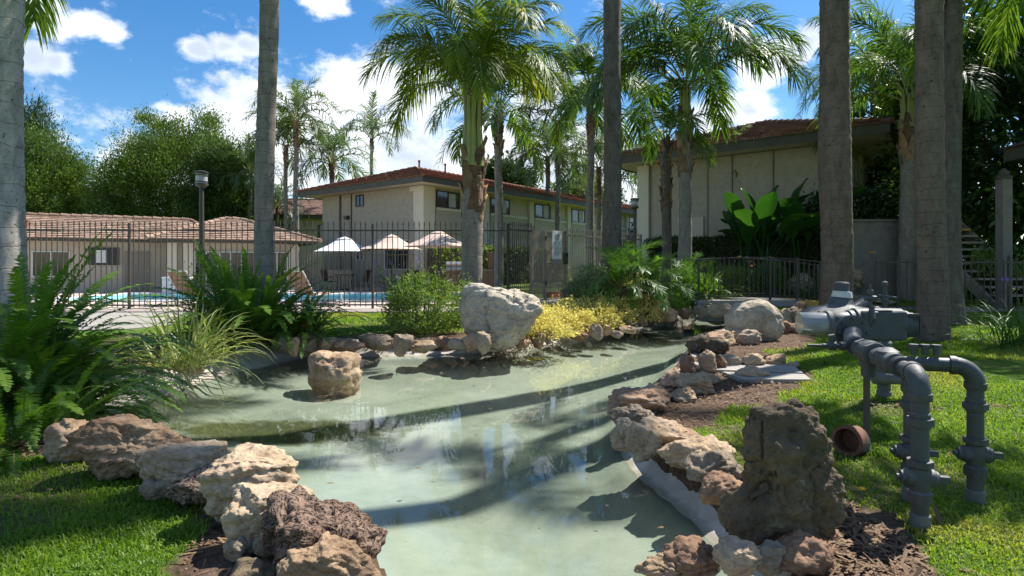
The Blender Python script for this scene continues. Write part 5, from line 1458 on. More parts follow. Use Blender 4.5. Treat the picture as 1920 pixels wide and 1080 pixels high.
def trunk_mesh(h, r, mat, lean=(0, 0), flare=0.3, seed=0, seg=22, ring=0.19, top=0.82):
    n = max(10, int(h / 0.075)); mb = MB()
    g = np.random.default_rng(seed)
    V, Fc = [], []
    for i in range(n + 1):
        t = i / n; z = -0.15 + (h + 0.15) * t
        rr = r * (1 + flare * math.exp(-max(z, 0) / 0.28)) * (1 - (1 - top) * t)
        rr *= 1 + 0.018 * math.cos(2 * math.pi * z / ring + math.sin(z * 1.7)) + 0.012 * g.normal() + 0.035 * math.sin(z * 0.83 + seed * 1.7) + 0.02 * math.sin(z * 2.1 + seed)
        cx = lean[0] * t * t + 0.02 * math.sin(z * 1.1 + seed); cy = lean[1] * t * t + 0.02 * math.cos(z * 0.9 + seed)
        for k in range(seg):
            a = 2 * math.pi * k / seg
            q = rr * (1 + 0.015 * math.sin(a * 3 + z * 2.0 + seed))
            V.append((cx + q * math.cos(a), cy + q * math.sin(a), z))
    for i in range(n):
        for k in range(seg):
            Fc.append((i * seg + k, i * seg + (k + 1) % seg, (i + 1) * seg + (k + 1) % seg, (i + 1) * seg + k))
    return mesh_np('trunk', V, Fc, mat, smooth=True)

def boot_mesh(seed, L=0.5, w=0.2):
    g = np.random.default_rng(seed); V, Fc = [], []
    nL = 6
    for i in range(nL + 1):
        t = i / nL
        ww = w * (1 - 0.62 * t ** 1.2) * (1 + 0.1 * g.normal())
        out = 0.012 + 0.10 * t ** 2.0 * L / 0.5 + 0.012 * g.normal()
        for k in (-1, -0.4, 0.4, 1):
            V.append((out - 0.05 * abs(k) ** 2 * (1 - .5 * t) + .008 * g.normal(), k * ww / 2, L * t + (0.04 * g.normal() if i == nL else 0)))
        for k in (-1, -0.4, 0.4, 1):
            V.append((out - 0.022 - 0.05 * abs(k) ** 2 * (1 - .5 * t), k * ww / 2, L * t))
    for i in range(nL):
        a, b = i * 8, (i + 1) * 8
        for k in range(3):
            Fc.append((a + k, a + k + 1, b + k + 1, b + k)); Fc.append((a + 4 + k + 1, a + 4 + k, b + 4 + k, b + 4 + k + 1))
        Fc.append((a, b, b + 4, a + 4)); Fc.append((a + 3, a + 7, b + 7, b + 3))
    e = nL * 8
    for k in range(3): Fc.append((e + k, e + k + 1, e + 5 + k, e + 4 + k))
    return mesh_np('leaf_base', V, Fc, 'boot', smooth=True)
_boots = [boot_mesh(i) for i in range(4)]

def palm(label, px, D, ztop, r, n_fr, flen, mat='palm_green', lod='mid', tmat='trunk_grey', boots=0.0, seed=0, lean=(0, 0), z0=None, low=-22, X=None, group='tall feather palms', high=90, up=0.0, flare=0.3, shaft=0.0):
    g = np.random.default_rng(1000 + seed)
    X = (px - 960) / F * D if X is None else X
    z0 = gz(X, D) if z0 is None else z0
    root = thing('palm_tree', label, 'palm tree', (X, D, z0), 0, group)
    h = ztop - z0
    link('trunk', trunk_mesh(h, r, tmat, lean, seed=seed, flare=flare, seg=22 if lod == 'hi' or D < 16 else 12, ring=0.19 if D < 16 else 0.35), root)
    top = Vector((lean[0], lean[1], h))
    if boots:
        nb = max(6, int(boots / 0.085)); 
        for k in range(nb):
            t = k / nb; zz = h - boots + t * boots * 0.95
            a = k * 2.4 + g.normal() * 0.25
            f_ = ((zz / h) ** 2)
            rr = r * (0.86 + 0.02 * g.normal())
            sc = r / 0.2 * (1.0 + 0.25 * g.normal() * 0.5)
            link('leaf_base', _boots[k % 4], root, (lean[0] * f_ + rr * math.cos(a), lean[1] * f_ + rr * math.sin(a), zz), (0, 0.0, a), (sc, sc * 1.25, sc * g.uniform(.8, 1.15)))
        # green crownshaft of new petioles
    if shaft:
        for k in range(9):
            a = k * 2.4; q = g.uniform(.75, 1.15); bl = r * .75
            MB().tube([top + Vector((bl * math.cos(a), bl * math.sin(a), -.15)), top + Vector((bl * .75 * math.cos(a), bl * .75 * math.sin(a), shaft * .5 * q)), top + Vector((bl * 1.0 * math.cos(a), bl * 1.0 * math.sin(a), shaft * 1.05 * q))], [.075 * r / .2, .045 * r / .2, .028 * r / .2], 7).build('petiole', 'petiole' if k % 3 else 'boot', root, 50)
        top = top + Vector((0, 0, shaft * 0.8))
    ms = palm_set(mat, lod)
    for k in range(n_fr):
        t = k / max(1, n_fr - 1)
        elev = high - (high - low) * (t ** 1.05) + g.normal() * 5
        i = int(np.argmin([abs(elev - p[0]) for p in PITCH]))
        a = k * 2.39996 + g.normal() * 0.22
        s_ = flen * g.uniform(0.86, 1.1) * (0.85 if t < 0.12 else 1)
        rr = r * 0.45
        link('frond', ms[i][k % 2], root, top + Vector((rr * math.cos(a), rr * math.sin(a), 0.25 * (1 - t) * flen / 3 + up * (1 - t) - 0.12)), (g.normal() * 0.06, g.normal() * 0.05, a), s_)
    return root

# ---- palms that frame the view
palm('pale thick palm trunk at the left picture edge', 6, 8.0, 7.3, 0.27, 16, 3.0, tmat='trunk_pale', lod='hi', seed=1, low=0)
palm('slim grey palm trunk rising behind the tall fern left of centre', 497, 10.0, 10.8, 0.165, 18, 3.1, tmat='trunk_grey', lod='mid', seed=2, lean=(0.12, 0.1))
palm('sunlit yellow-green palm with ragged brown leaf bases behind the boulder', 887, 12.0, 3.35, 0.235, 24, 2.6, 'palm_sunny', 'hi', 'trunk_grey', 1.25, seed=3, low=56, up=0.5, shaft=1.5, group='palms with ragged leaf bases', flare=0.1)
palm('straight dark palm trunk behind the small date palms', 1147, 13.6, 15.0, 0.22, 10, 3.1, tmat='trunk_dark', seed=4, lean=(0.1, 0))
palm('big green palm with shaggy boots before the right-hand building', 1284, 16.5, 5.4, 0.20, 20, 3.6, 'palm_green', 'hi', 'trunk_grey', 1.8, seed=5, low=34, up=0.5, shaft=0.9, group='palms with ragged leaf bases')
palm('shorter palm with rough brown trunk left of the shaggy big palm', 1249, 17.3, 4.9, 0.16, 10, 2.3, 'palm_green', 'mid', 'trunk_dark', 2.2, seed=6, low=45, group='palms with ragged leaf bases')
palm('thickest brown palm trunk right of the footbridge', 1567, 12.0, 18.5, 0.30, 12, 3.2, tmat='trunk_brown', seed=7, flare=0.18, lean=(-0.25, 0))
palm('slim pale brown palm trunk behind the gas meter', 1746, 9.3, 20.5, 0.205, 8, 3.0, tmat='trunk_brown', seed=8, flare=0.2, lean=(-1.2, -1.0))
palm('darker palm trunk just right of the slim one behind the gas meter', 1786, 11.6, 14, 0.165, 8, 2.0, tmat='trunk_dark', seed=9)
palm('palm with shaggy boots behind the low fence at right', 1703, 16.5, 5.2, 0.23, 17, 3.2, 'palm_green', 'hi', 'trunk_grey', 1.25, seed=10, low=34, up=0.6, shaft=0.8, group='palms with ragged leaf bases')
palm('palm outside the right picture edge whose fronds hang into view', 2010, 11.0, 6.6, 0.19, 16, 3.0, 'palm_green', 'hi', 'trunk_grey', 0.8, seed=11, low=10)
palm('nearer palm outside the right picture edge that shades the gas meter', 2200, 6.0, 6.4, 0.19, 9, 2.3, 'palm_green', 'mid', 'trunk_grey', 0.6, seed=12, low=20, X=7.2)
# ---- palms farther back
far = [(935, 24.0, 7.3, 0.19, 3.6, 1.6, 'slim palm rising right behind the sunlit yellow-green palm'), (1027, 38, 8.2, 0.16, 3.4, 1.4, 'left of the twin far palms over the long red roof'),
       (1046, 36, 8.0, 0.165, 3.4, 1.4, 'right of the twin far palms over the long red roof'), (1107, 25, 8.2, 0.18, 3.9, 1.8, 'tall palm left of the dark trunk behind the gate'),
       (1123, 30, 6.2, 0.14, 2.8, 1.6, 'smaller palm squeezed behind the dark trunk'), (536, 40, 9.4, 0.16, 3.4, 1.6, 'left palm of the pair behind the slim grey trunk'),
       (555, 37, 10.2, 0.18, 3.5, 1.6, 'right and taller palm of the pair behind the slim grey trunk'), (622, 42, 8.4, 0.2, 3.6, 1.2, 'wide crowned palm above the left end of the red roof'),
       (697, 50, 12.0, 0.17, 3.8, 1.2, 'upright feathery palm above the middle of the red roof'), (468, 42, 7.6, 0.16, 3.0, 1.2, 'small palm left of the slim grey trunk'),
       (1212, 34, 7.0, 0.15, 2.8, 1.0, 'far palm in front of the end of the right-hand roof'), (1362, 22.5, 5.0, 0.11, 1.5, 0.6, 'palm whose crown lies on the right-hand roof'),
       (1095, 48, 7.2, 0.15, 3.2, 1.0, 'distant palm low behind the tall palm'), (520, 46, 5.6, 0.14, 3.0, 0.6, 'small distant palm over the far wing'), (1640, 26, 9.3, 0.2, 3.4, 1.0, 'far palm between thick trunk and dark tree')]
for i, (px, D, zt, r, fl, b, lab) in enumerate(far):
    upr = 'upright' in lab
    palm(lab, px, D, zt, r, 14 if upr else (18 if D < 28 else 22), fl, 'palm_far' if D > 28 else 'palm_green', 'lo' if D > 28 else 'mid', 'trunk_grey', b, seed=30 + i, low=35 if upr else 5, z0=0.0, up=0.4, group='feather palms in the background')

# ---- small date palms by the gate
_date = [[pinnate('frond', a, d, 52, 'date_green', 'petiole', 77 + 5 * i + j, bare=0.14, leaf=0.24, width=0.011, grav=0.5, plume=0.25, segs=3, fwd=(55, 30)) for j in range(2)] for i, (a, d) in enumerate([(78, 70), (55, 90), (32, 85), (8, 65)])]
def date_palm(label, px, D, h, r, n, fl, seed):
    g = np.random.default_rng(seed); X = (px - 960) / F * D; z0 = gz(X, D)
    root = thing('date_palm', label, 'palm tree', (X, D, z0), 0, 'small date palms')
    link('trunk', trunk_mesh(h, r, 'bark_dark', seed=seed, seg=14, ring=0.1, top=1.1), root)
    for k in range(int(h / 0.03)):
        a = k * 2.4
        link('leaf_base', _boots[k % 4], root, (r * .9 * math.cos(a), r * .9 * math.sin(a), 0.03 * k), (0, 0.25, a), (0.35, 0.4, 0.3))
    for k in range(n):
        t = k / (n - 1); i = min(3, int(t * 4)); a = k * 2.4 + g.normal() * .15
        link('frond', _date[i][k % 2], root, (0, 0, h + 0.05 * (1 - t)), (g.normal() * .06, g.normal() * .05, a), fl * g.uniform(.85, 1.1))
date_palm('arching light green date palm with short trunk right of the gate', 1160, 12.6, 0.72, 0.15, 34, 1.25, 1)
date_palm('date palm with thin leaning trunk right of the first one', 1213, 12.9, 0.62, 0.10, 30, 1.15, 2)
date_palm('bushy young date palm before the garden hedge', 1290, 15.0, 0.35, 0.10, 26, 1.2, 3)

# ---- ferns
def fprof(s_): return 0.45 + 0.55 * math.sin(math.pi * min(1.0, 0.25 + 0.70 * s_)) if s_ < 0.9 else 0.75 * (1.02 - s_) / 0.12
FP = [(86, 35), (78, 62), (66, 80), (52, 88), (36, 80), (18, 60), (2, 50)]
_fern = [[pinnate('frond', a, d, 66, 'fern_green', 'rachis_brown', 300 + 7 * i + j, bare=0.08, leaf=0.056, width=0.0165, grav=0.35, plume=0.12, rach=0.0042, fwd=(80, 62), segs=2, prof=fprof, power=1.7) for j in range(3)] for i, (a, d) in enumerate(FP)]
_fdead = pinnate('frond', 60, 90, 30, 'fern_dead', 'rachis_brown', 555, bare=0.1, leaf=0.07, width=0.02, grav=0.6, plume=0.3, rach=0.0042, fwd=(75, 55), segs=2, prof=fprof)
def fern(label, x, y, n, length, seed, spread=0.25, hi=90, lo=15, yaw=None, yspread=math.pi, group='sword ferns', z=None):
    g = np.random.default_rng(seed); z0 = gz(x, y) if z is None else z
    root = thing('sword_fern', label, 'fern', (x, y, z0), 0, group)
    for k in range(n):
        t = k / (n - 1); elev = hi - (hi - lo) * t ** 0.9 + g.normal() * 5
        i = int(np.argmin([abs(elev - p[0]) for p in FP]))
        a = k * 2.39996 if yaw is None else yaw + g.uniform(-1, 1) * yspread
        rr = spread * math.sqrt(g.random()); b = a + g.normal() * 0.7
        link('frond', _fern[i][k % 3], root, (rr * math.cos(b), rr * math.sin(b), -0.02), (g.normal() * .10, g.normal() * .06, a), length * g.uniform(.72, 1.12))
    if seed % 3 == 0:
        for k in range(2): link('frond', _fdead, root, (0.1, 0, 0), (0, 0, g.uniform(3, 6)), length * 0.8)
    return root
fern('large upright sword fern at the left edge in front of the pale palm', -4.35, 5.0, 130, 1.55, 3, 0.38, 90, 30)
fern('sword fern arching over the rocks and water at left', -3.85, 4.85, 140, 0.92, 6, 0.30, 76, 0)
fern('lower shaded sword fern at the left picture edge above the rocks', -3.35, 4.05, 80, 0.85, 7, 0.28, 80, 0)
fern('sword fern leaning over the concrete lip beside the strap plant', -4.3, 5.7, 45, 0.6, 9, 0.2, 80, 10)
fern('tall dense sword fern at the foot of the slim grey palm', -4.02, 8.95, 130, 1.55, 11, 0.38, 90, 38)
fern('bright sword fern spreading right of the tall dense fern', -3.4, 9.25, 70, 1.1, 12, 0.25, 82, 20)
fern('shaded fern at the left of the tall dense fern', -4.75, 9.3, 50, 0.85, 14, 0.25, 84, 25)
fern('small fern tuft at the water below the tall dense fern', -3.35, 8.95, 26, 0.42, 13, 0.08, 75, 0)
fern('bright upright fern left of the footbridge', (1318 - 960) / F * 15.0, 15.0, 70, 1.1, 15, 0.3, 90, 30)
fern('fern below the bushy young date palm', (1275 - 960) / F * 14.4, 14.4, 60, 0.9, 16, 0.3, 85, 20)

# ---- strap leaved plants
def blade_mesh(a0, droop, w, mat, seed, n=7):
    P, Dr = curve_pts(a0, droop, n, 1.5); V, T, Fc = [], [], []
    g = np.random.default_rng(seed)
    for i in range(n + 1):
        t = i / n; ww = w * (0.6 + 0.4 * math.sin(math.pi * min(1, .15 + t * .7))) * (1 - t ** 4) + 0.0006
        up = np.array([-Dr[i][2], 0, Dr[i][0]])
        for k, tt in ((-1, .7), (0, 0.0), (1, .7)):
            V.append(P[i] + np.array([0, k * ww / 2, 0]) + up * (abs(k) * ww * 0.22)); T.append(tt)
    for i in range(n):
        for k in range(2): Fc.append((i * 3 + k, i * 3 + k + 1, i * 3 + k + 4, i * 3 + k + 3))
    return mesh_np('leaf', V, Fc, mat, T, smooth=True)
def strap_plant(name, label, x, y, n, length, w, mat, seed, spread=0.2, hi=88, lo=15, group=None, drp=70):
    g = np.random.default_rng(seed); root = thing(name, label, 'plant', (x, y, gz(x, y)), 0, group)
    ms = [blade_mesh(a, drp * d, w, mat, i) for i, (a, d) in enumerate([(86, .5), (75, .9), (62, 1.15), (48, 1.2), (32, 1.1), (15, .8)])]
    for k in range(n):
        t = k / (n - 1); el = hi - (hi - lo) * t; i = int(np.argmin([abs(el + g.normal() * 6 - q) for q in (86, 75, 62, 48, 32, 15)]))
        a = k * 2.39996 + g.normal() * .2; rr = spread * math.sqrt(g.random())
        link('leaf', ms[i], root, (rr * math.cos(a + g.normal()), rr * math.sin(a + g.normal()), -0.01), (g.normal() * .12, g.normal() * .05, a), length * g.uniform(.65, 1.12))
    return root
strap_plant('strap_plant', 'variegated strap-leaved plant between the ferns on the far left bank', -3.98, 7.05, 190, 1.02, 0.022, 'flax', 1, 0.34, 88, 5, 'variegated strap plants', 85)
strap_plant('strap_plant', 'second variegated strap plant close behind towards the tall fern', -4.1, 7.9, 120, 0.85, 0.022, 'flax', 2, 0.26, 85, 10, 'variegated strap plants', 85)
strap_plant('lily_clump', 'dense dark green lily clump at the right picture edge', 7.5, 8.7, 230, 1.0, 0.016, 'strap_green', 3, 0.45, 85, 5, 'grassy lily clumps', 95)
strap_plant('lily_clump', 'grassy lily clump beside the outside stair', 10.6, 13.9, 140, 0.8, 0.02, 'strap_green', 4, 0.35, 85, 10, 'grassy lily clumps', 90)
strap_plant('lily_clump', 'low dark grass tuft under the purple-flowered shrub', -2.35, 9.75, 150, 0.42, 0.010, 'strap_green', 5, 0.45, 80, 5, 'grassy lily clumps', 90)
strap_plant('lily_clump', 'dark strap tuft on the planted slope below the hedge', 7.8, 17.3, 110, 0.9, 0.02, 'strap_green', 6, 0.4, 85, 15, 'grassy lily clumps', 80)
strap_plant('lily_clump', 'strap tuft behind the footbridge right of the round shrub', 8.2, 16.3, 110, 0.8, 0.018, 'strap_green', 7, 0.35, 85, 15, 'grassy lily clumps', 80)
strap_plant('lily_clump', 'green strap tuft at the water left of the footbridge', 3.25, 14.35, 90, 0.45, 0.014, 'strap_green', 8, 0.25, 80, 5, 'grassy lily clumps', 80)
fl = thing('lily_flower', 'single purple lily flower ball on a thin stem above the right-hand lily clump', 'flower', (7.45, 8.6, 0.0))
p_ = [(0, 0, 0.3), (-.02, 0, .7), at(1884, 524, 8.6) - Vector((7.45, 8.6, 0))]
MB().tube(p_, .006, 5).build('stem', 'stem_green', fl)
fm = MB()
for k in range(40):
    d = Vector((random.gauss(0, 1), random.gauss(0, 1), random.gauss(0, 1))).normalized(); c = Vector(p_[-1])
    s1 = d.orthogonal().normalized() * .012
    fm.add([c + d * .01, c + d * .04 + s1, c + d * .055, c + d * .04 - s1], [(0, 1, 2, 3)])
fm.build('petals', 'flower_purple', fl)

# ---- leafy shrubs and trees as clouds of leaf faces
def leaves_np(C, size, g, aspect=0.45, outward=None, up=0.0, tint=None, six=False):
    """one small folded leaf at each centre"""
    n = len(C)
    d = g.normal(size=(n, 3))
    if outward is not None: d = d * 0.6 + outward
    d[:, 2] += up
    d /= np.linalg.norm(d, axis=1)[:, None]
    s_ = g.normal(size=(n, 3)); s_ -= (s_ * d).sum(1)[:, None] * d; s_ /= np.linalg.norm(s_, axis=1)[:, None]
    nn = np.cross(d, s_)
    L_ = size * g.uniform(0.65, 1.25, n)[:, None]
    W_ = L_ * aspect
    if not six:
        V = np.stack([C, C + d * L_ * .5 + s_ * W_ * .5, C + d * L_, C + d * L_ * .5 - s_ * W_ * .5], 1).reshape(-1, 3)
        Fc = (np.arange(n)[:, None] * 4 + np.array([0, 1, 2, 3])[None])
        k = 4
    else:
        V = np.stack([C, C + d * L_ * .3 + s_ * W_ * .45 + nn * W_ * .15, C + d * L_ * .7 + s_ * W_ * .42 + nn * W_ * .15 - np.array([0, 0, 1]) * L_ * .06, C + d * L_ - np.array([0, 0, 1]) * L_ * .15,
                      C + d * L_ * .7 - s_ * W_ * .42 + nn * W_ * .15 - np.array([0, 0, 1]) * L_ * .06, C + d * L_ * .3 - s_ * W_ * .45 + nn * W_ * .15], 1).reshape(-1, 3)
        b = np.arange(n)[:, None] * 6
        Fc = np.concatenate([b + np.array([0, 1, 2, 3])[None], b + np.array([0, 3, 4, 5])[None]]); k = 6
    T = np.repeat(tint if tint is not None else g.random(n) * 0.6, k)
    return V, Fc, T

def clumps(g, n, rad, inner=0.55, flat=0.0):
    d = g.normal(size=(n, 3)); d /= np.linalg.norm(d, axis=1)[:, None]
    r = inner + (1 - inner) * g.random(n) ** 0.6
    c = d * r[:, None] * np.array(rad)
    return c, d

def bush(name, label, x, y, rad, n_cl, per, size, mat, seed, cl_r=0.18, aspect=0.45, up=0.3, cat='shrub', group=None, stems=8, z=None, zc=None, six=False, dome=True, stem_mat='bark_dark', spikes=0, kind=None):
    g = np.random.default_rng(seed); z0 = gz(x, y) if z is None else z
    root = thing(name, label, cat, (x, y, z0), 0, group)
    c, d = clumps(g, n_cl, rad)
    lump = 1 + 0.22 * fbm(d * 2.1 + seed, 3, seed)
    c = c * lump[:, None]
    cz = zc if zc is not None else rad[2] * 0.95
    c[:, 2] += cz
    c = c[c[:, 2] > 0.04]; n_cl = len(c)
    if spikes:
        sp = g.normal(size=(spikes, 3)) * np.array([rad[0] * .7, rad[1] * .7, 0]); sp[:, 2] = cz + rad[2] * g.uniform(.7, 1.3, spikes)
    R_ = cl_r * g.uniform(.6, 1.3, n_cl)
    C = np.repeat(c, per, 0) + g.normal(size=(n_cl * per, 3)) * np.repeat(R_, per)[:, None] * 0.6
    ct = np.repeat(g.random(n_cl) * 0.6, per) + g.random(n_cl * per) * 0.25 - 0.1
    C[:, 2] = np.maximum(C[:, 2], 0.02)
    o_ = C - np.array([0, 0, cz * 0.6]); o_ /= np.linalg.norm(o_, axis=1)[:, None] + 1e-6
    V, Fc, T = leaves_np(C, size, g, aspect, o_ * 0.7, up, ct, six)
    tag(link('foliage', mesh_np('foliage', V, Fc, mat, T), root), kind='stuff')
    for k in range(stems):
        e = c[g.integers(n_cl)] * 0.92
        MB().tube([(g.normal() * rad[0] * .12, g.normal() * rad[1] * .12, -0.03), (e[0] * .45, e[1] * .45, e[2] * .5), tuple(e)], [0.012 + .006 * rad[2], 0.009, 0.003], 5).build('stem', stem_mat, root)
    return root

sx, sy = (795 - 960) / F * 10.0, 10.1
sb = bush('flowering_shrub', 'loose leafy green shrub with small purple flower spikes left of the boulder', sx, sy, (0.78, 0.55, 0.56), 260, 46, 0.05, 'shrub_green', 5, cl_r=0.12, stems=24, stem_mat='stem_green', zc=0.5)
g = np.random.default_rng(17)
for k in range(22):
    a = g.uniform(0, 6.28); r0 = g.uniform(.1, .65); h0 = g.uniform(.7, 1.0) if k > 5 else g.uniform(1.05, 1.4)
    bx_, by_ = r0 * math.cos(a), r0 * math.sin(a) * .7
    tip = Vector((bx_ * 1.25 - (0.25 if k < 6 else 0), by_, h0 + 0.1)); mid = Vector((bx_ * .9, by_, h0 * .6))
    MB().tube([(bx_ * .4, by_ * .4, .2), mid, tip], [.006, .005, .002], 4).build('flower_stem', 'stem_green', sb)
    lv = MB(); fw_ = MB()
    for j in range(34):
        p = mid.lerp(tip, j / 34 * 0.85); d = Vector((g.normal(), g.normal(), .3)).normalized(); s1 = d.orthogonal().normalized() * .011
        lv.add([p, p + d * .025 + s1, p + d * .05, p + d * .025 - s1], [(0, 1, 2, 3)], g.random() * .6)
    for j in range(16):
        p = mid.lerp(tip, 0.84 + j / 16 * 0.16) + Vector((g.normal(), g.normal(), 0)) * .006; d = Vector((g.normal(), g.normal(), g.normal())).normalized(); s1 = d.orthogonal().normalized() * .008
        fw_.add([p, p + d * .010 + s1, p + d * .022, p + d * .010 - s1], [(0, 1, 2, 3)])
    lv.build('sprig', 'shrub_green', sb); fw_.build('flower_spike', 'flower_purple', sb)

gold = [(1010, 637, .5, .26, 'golden-leaved shrub nearest the boulder'), (1050, 624, .62, .30, 'golden-leaved shrub second from the boulder'), (1095, 616, .72, .33, 'golden-leaved shrub in the middle of the row'),
        (1140, 608, .72, .34, 'golden-leaved shrub fourth from the boulder'), (1192, 602, .75, .38, 'golden-leaved shrub at the right end of the row')]
for i, (px, py, rx, rz_, lab) in enumerate(gold):
    X, Y, z_ = gp(px, py)
    bush('golden_shrub', lab, X, Y + 0.3, (rx, rx * .8, rz_), 150, 42, 0.05, 'gold_leaf', 40 + i, cl_r=0.10, aspect=.6, stems=8, group='golden shrubs along the far bank', zc=rz_ * .45)
X, Y, z_ = gp(1138, 598)
bush('yellow_shrub', 'bright yellow upright shrub among the golden shrubs', X, Y, (.22, .22, .40), 70, 34, 0.06, 'gold_bright', 50, cl_r=0.08, up=.9, stems=8, zc=.42)
X, Y = (1104 - 960) / F * 12.8, 12.8
bush('rosemary_bush', 'grey-green upright rosemary bush in front of the pool gate', X, Y, (.52, .45, .58), 170, 40, 0.075, 'rosemary', 51, cl_r=0.13, aspect=.18, up=1.3, stems=14, zc=.55)
bush('round_shrub', 'round glossy shrub behind the footbridge railing', (1438 - 960) / F * 16.6, 16.6, (.5, .5, .5), 170, 40, 0.07, 'strap_green', 52, cl_r=.12, stems=5, zc=.55, z=.2)
bush('light_shrub', 'pale green feathery shrub left of the footbridge railing', (1372 - 960) / F * 17.2, 17.2, (.7, .6, .5), 160, 46, 0.09, 'shrub_green', 53, cl_r=.15, aspect=.15, up=.8, stems=6, zc=.4, z=.2)
bush('light_shrub', 'bright yellow-green shrub behind the date palms', (1205 - 960) / F * 18.5, 19.2, (1.0, .6, .42), 160, 46, 0.07, 'gold_leaf', 54, cl_r=.15, stems=6, zc=.3, z=.19)
bush('light_shrub', 'leafy weed shrub with dry stems between strap plant and tall fern', -4.55, 9.0, (.5, .4, .6), 80, 30, 0.05, 'shrub_green', 55, cl_r=.14, stems=16, zc=.7, stem_mat='rachis_brown')
# hedges
def hedge(label, p0, p1, w, h, n, size, mat, seed, z0):
    g = np.random.default_rng(seed); p0, p1 = Vector((*p0, z0)), Vector((*p1, z0)); L = (p1 - p0).length
    root = thing('hedge', label, 'hedge', p0, math.atan2((p1 - p0).y, (p1 - p0).x))
    q = g.random((n, 3)); face = g.integers(0, 4, n)
    C = np.stack([q[:, 0] * L, (q[:, 1] - .5) * w, q[:, 2] * h], 1)
    C[face == 0, 1] = -w / 2; C[face == 1, 2] = h; C[face == 2, 1] = -w / 2
    C += fbm(C * 2.5, 3, seed)[:, None] * .09 + g.normal(size=C.shape) * .03
    V, Fc, T = leaves_np(C, size, g, .55, None, .3)
    tag(link('foliage', mesh_np('foliage', V, Fc, mat, T), root), kind='stuff')
    MB().box((0.08, -w / 2 + .12, 0), (L - .08, w / 2 - .05, h - .1)).build('twig_core', 'bark_dark', root)
hedge('dark clipped hedge below the wall of the right-hand building', (4.9, 21.0), (10.2, 18.2), .8, 1.05, 15000, .085, 'hedge', 1, 1.05)
hedge('clipped green hedge under the windows of the long block', (-4.0, 28.3), (3.0, 34.2), .7, 2.1, 7000, .14, 'shrub_green', 2, 0.0)
bush('slope_shrub', 'low dark ground cover shrub on the planted slope', 7.6, 18.3, (1.7, .9, .35), 220, 50, .09, 'hedge', 60, cl_r=.2, stems=4, zc=.1)
bush('slope_shrub', 'green ground cover shrub at the top of the planted slope', 9.3, 17.6, (1.2, .7, .45), 180, 50, .09, 'strap_green', 61, cl_r=.2, stems=4, zc=.15)
bush('slope_shrub', 'ground cover shrub on the slope left of the paddle leaves', 5.4, 18.4, (1.1, .9, .45), 180, 50, .09, 'shrub_green', 62, cl_r=.2, stems=4, zc=.15)
bush('wall_shrub', 'dark shrub growing over the top of the garden wall', 10.2, 18.0, (1.1, .7, .5), 160, 50, .11, 'dark_leaf', 63, cl_r=.22, stems=5, zc=2.75, z=0.2)
bush('shade_shrub', 'shaded leafy shrub under the dark tree beside the stair', 12.9, 15.6, (1.2, .9, .8), 160, 50, .14, 'dark_leaf', 64, cl_r=.25, stems=6, zc=.6)
bush('shade_shrub', 'yellow-green shrub behind the cream stair post', 12.2, 14.9, (.5, .5, .4), 90, 40, .10, 'shrub_green', 65, cl_r=.15, stems=4, zc=.9)

# ---- giant bird-of-paradise leaves
def paddle_mesh(seed, L=1.0):
    g = np.random.default_rng(seed); V, Fc, MI = [], [], []
    ps = 0.52
    P, Dr = curve_pts(84 - 6 * seed, 30 + 8 * seed, 14, 1.8)
    n = 14; cols = 5
    for i in range(n + 1):
        t = i / n
        if t < ps: w = 0.018
        else:
            s_ = (t - ps) / (1 - ps); w = 0.014 + 0.22 * math.sin(math.pi * min(1, s_ * .93 + .03)) ** .7
            if i == n: w = .01
        up = np.array([-Dr[i][2], 0, Dr[i][0]])
        for k in range(cols):
            u_ = (k / (cols - 1) - .5)
            V.append(P[i] + np.array([0, u_ * w, 0]) + up * (abs(u_) * w * .5 + .008 * g.normal() * (t > ps)))
    for i in range(n):
        for k in range(cols - 1): Fc.append((i * cols + k, i * cols + k + 1, (i + 1) * cols + k + 1, (i + 1) * cols + k))
    return mesh_np('leaf', np.array(V) * L, Fc, 'paddle', smooth=True)
_pad = [paddle_mesh(i) for i in range(5)]
for j, (px, D, n, s_, zb, lab) in enumerate([(1388, 18.6, 12, 2.6, 1.0, 'giant bird-of-paradise, left of the three before the grey wall'), (1432, 18.2, 16, 2.9, .95, 'giant bird-of-paradise, middle and fullest of the three'), (1497, 18.2, 9, 3.1, .95, 'giant bird-of-paradise, right one with bare stalks')]):
    g = np.random.default_rng(90 + j); X = (px - 960) / F * D
    r_ = thing('bird_of_paradise', lab, 'plant', (X, D, zb), 0, 'giant bird-of-paradise plants')
    for k in range(n):
        link('leaf', _pad[min(4, int(k / n * 5))], r_, (g.normal() * .12, g.normal() * .1, 0), (g.normal() * .08, g.normal() * .06, k * 2.4 + g.normal() * .3), s_ * g.uniform(.65, 1.05))
for i, (px, py, D) in enumerate([(1386, 484, 16.4), (1405, 492, 16.4), (1408, 500, 16.5), (1636, 475, 16.2)]):
    c = at(px, py, D); f0 = thing('orange_flower', '' + ['lowest orange', 'middle orange', 'upper orange', 'far right orange'][[1, 0, 2, 3][i]] + ' flower on the planted slope behind the railing', 'flower', (c.x, c.y, gz(c.x, c.y)), 0, 'orange flowers on the slope')
    fm = MB(); hh = c.z - gz(c.x, c.y)
    for k in range(14):
        d = Vector((random.gauss(0, 1), random.gauss(0, 1), .6)).normalized(); s1 = d.orthogonal().normalized() * .02
        fm.add([(0, 0, hh), tuple(Vector((0, 0, hh)) + d * .05 + s1), tuple(Vector((0, 0, hh)) + d * .09), tuple(Vector((0, 0, hh)) + d * .05 - s1)], [(0, 1, 2, 3)])
    MB().tube([(0, 0, 0), (.02, 0, hh * .6), (0, 0, hh)], .006, 4).build('stem', 'stem_green', f0)
    fm.build('petals', 'flower_orange', f0)

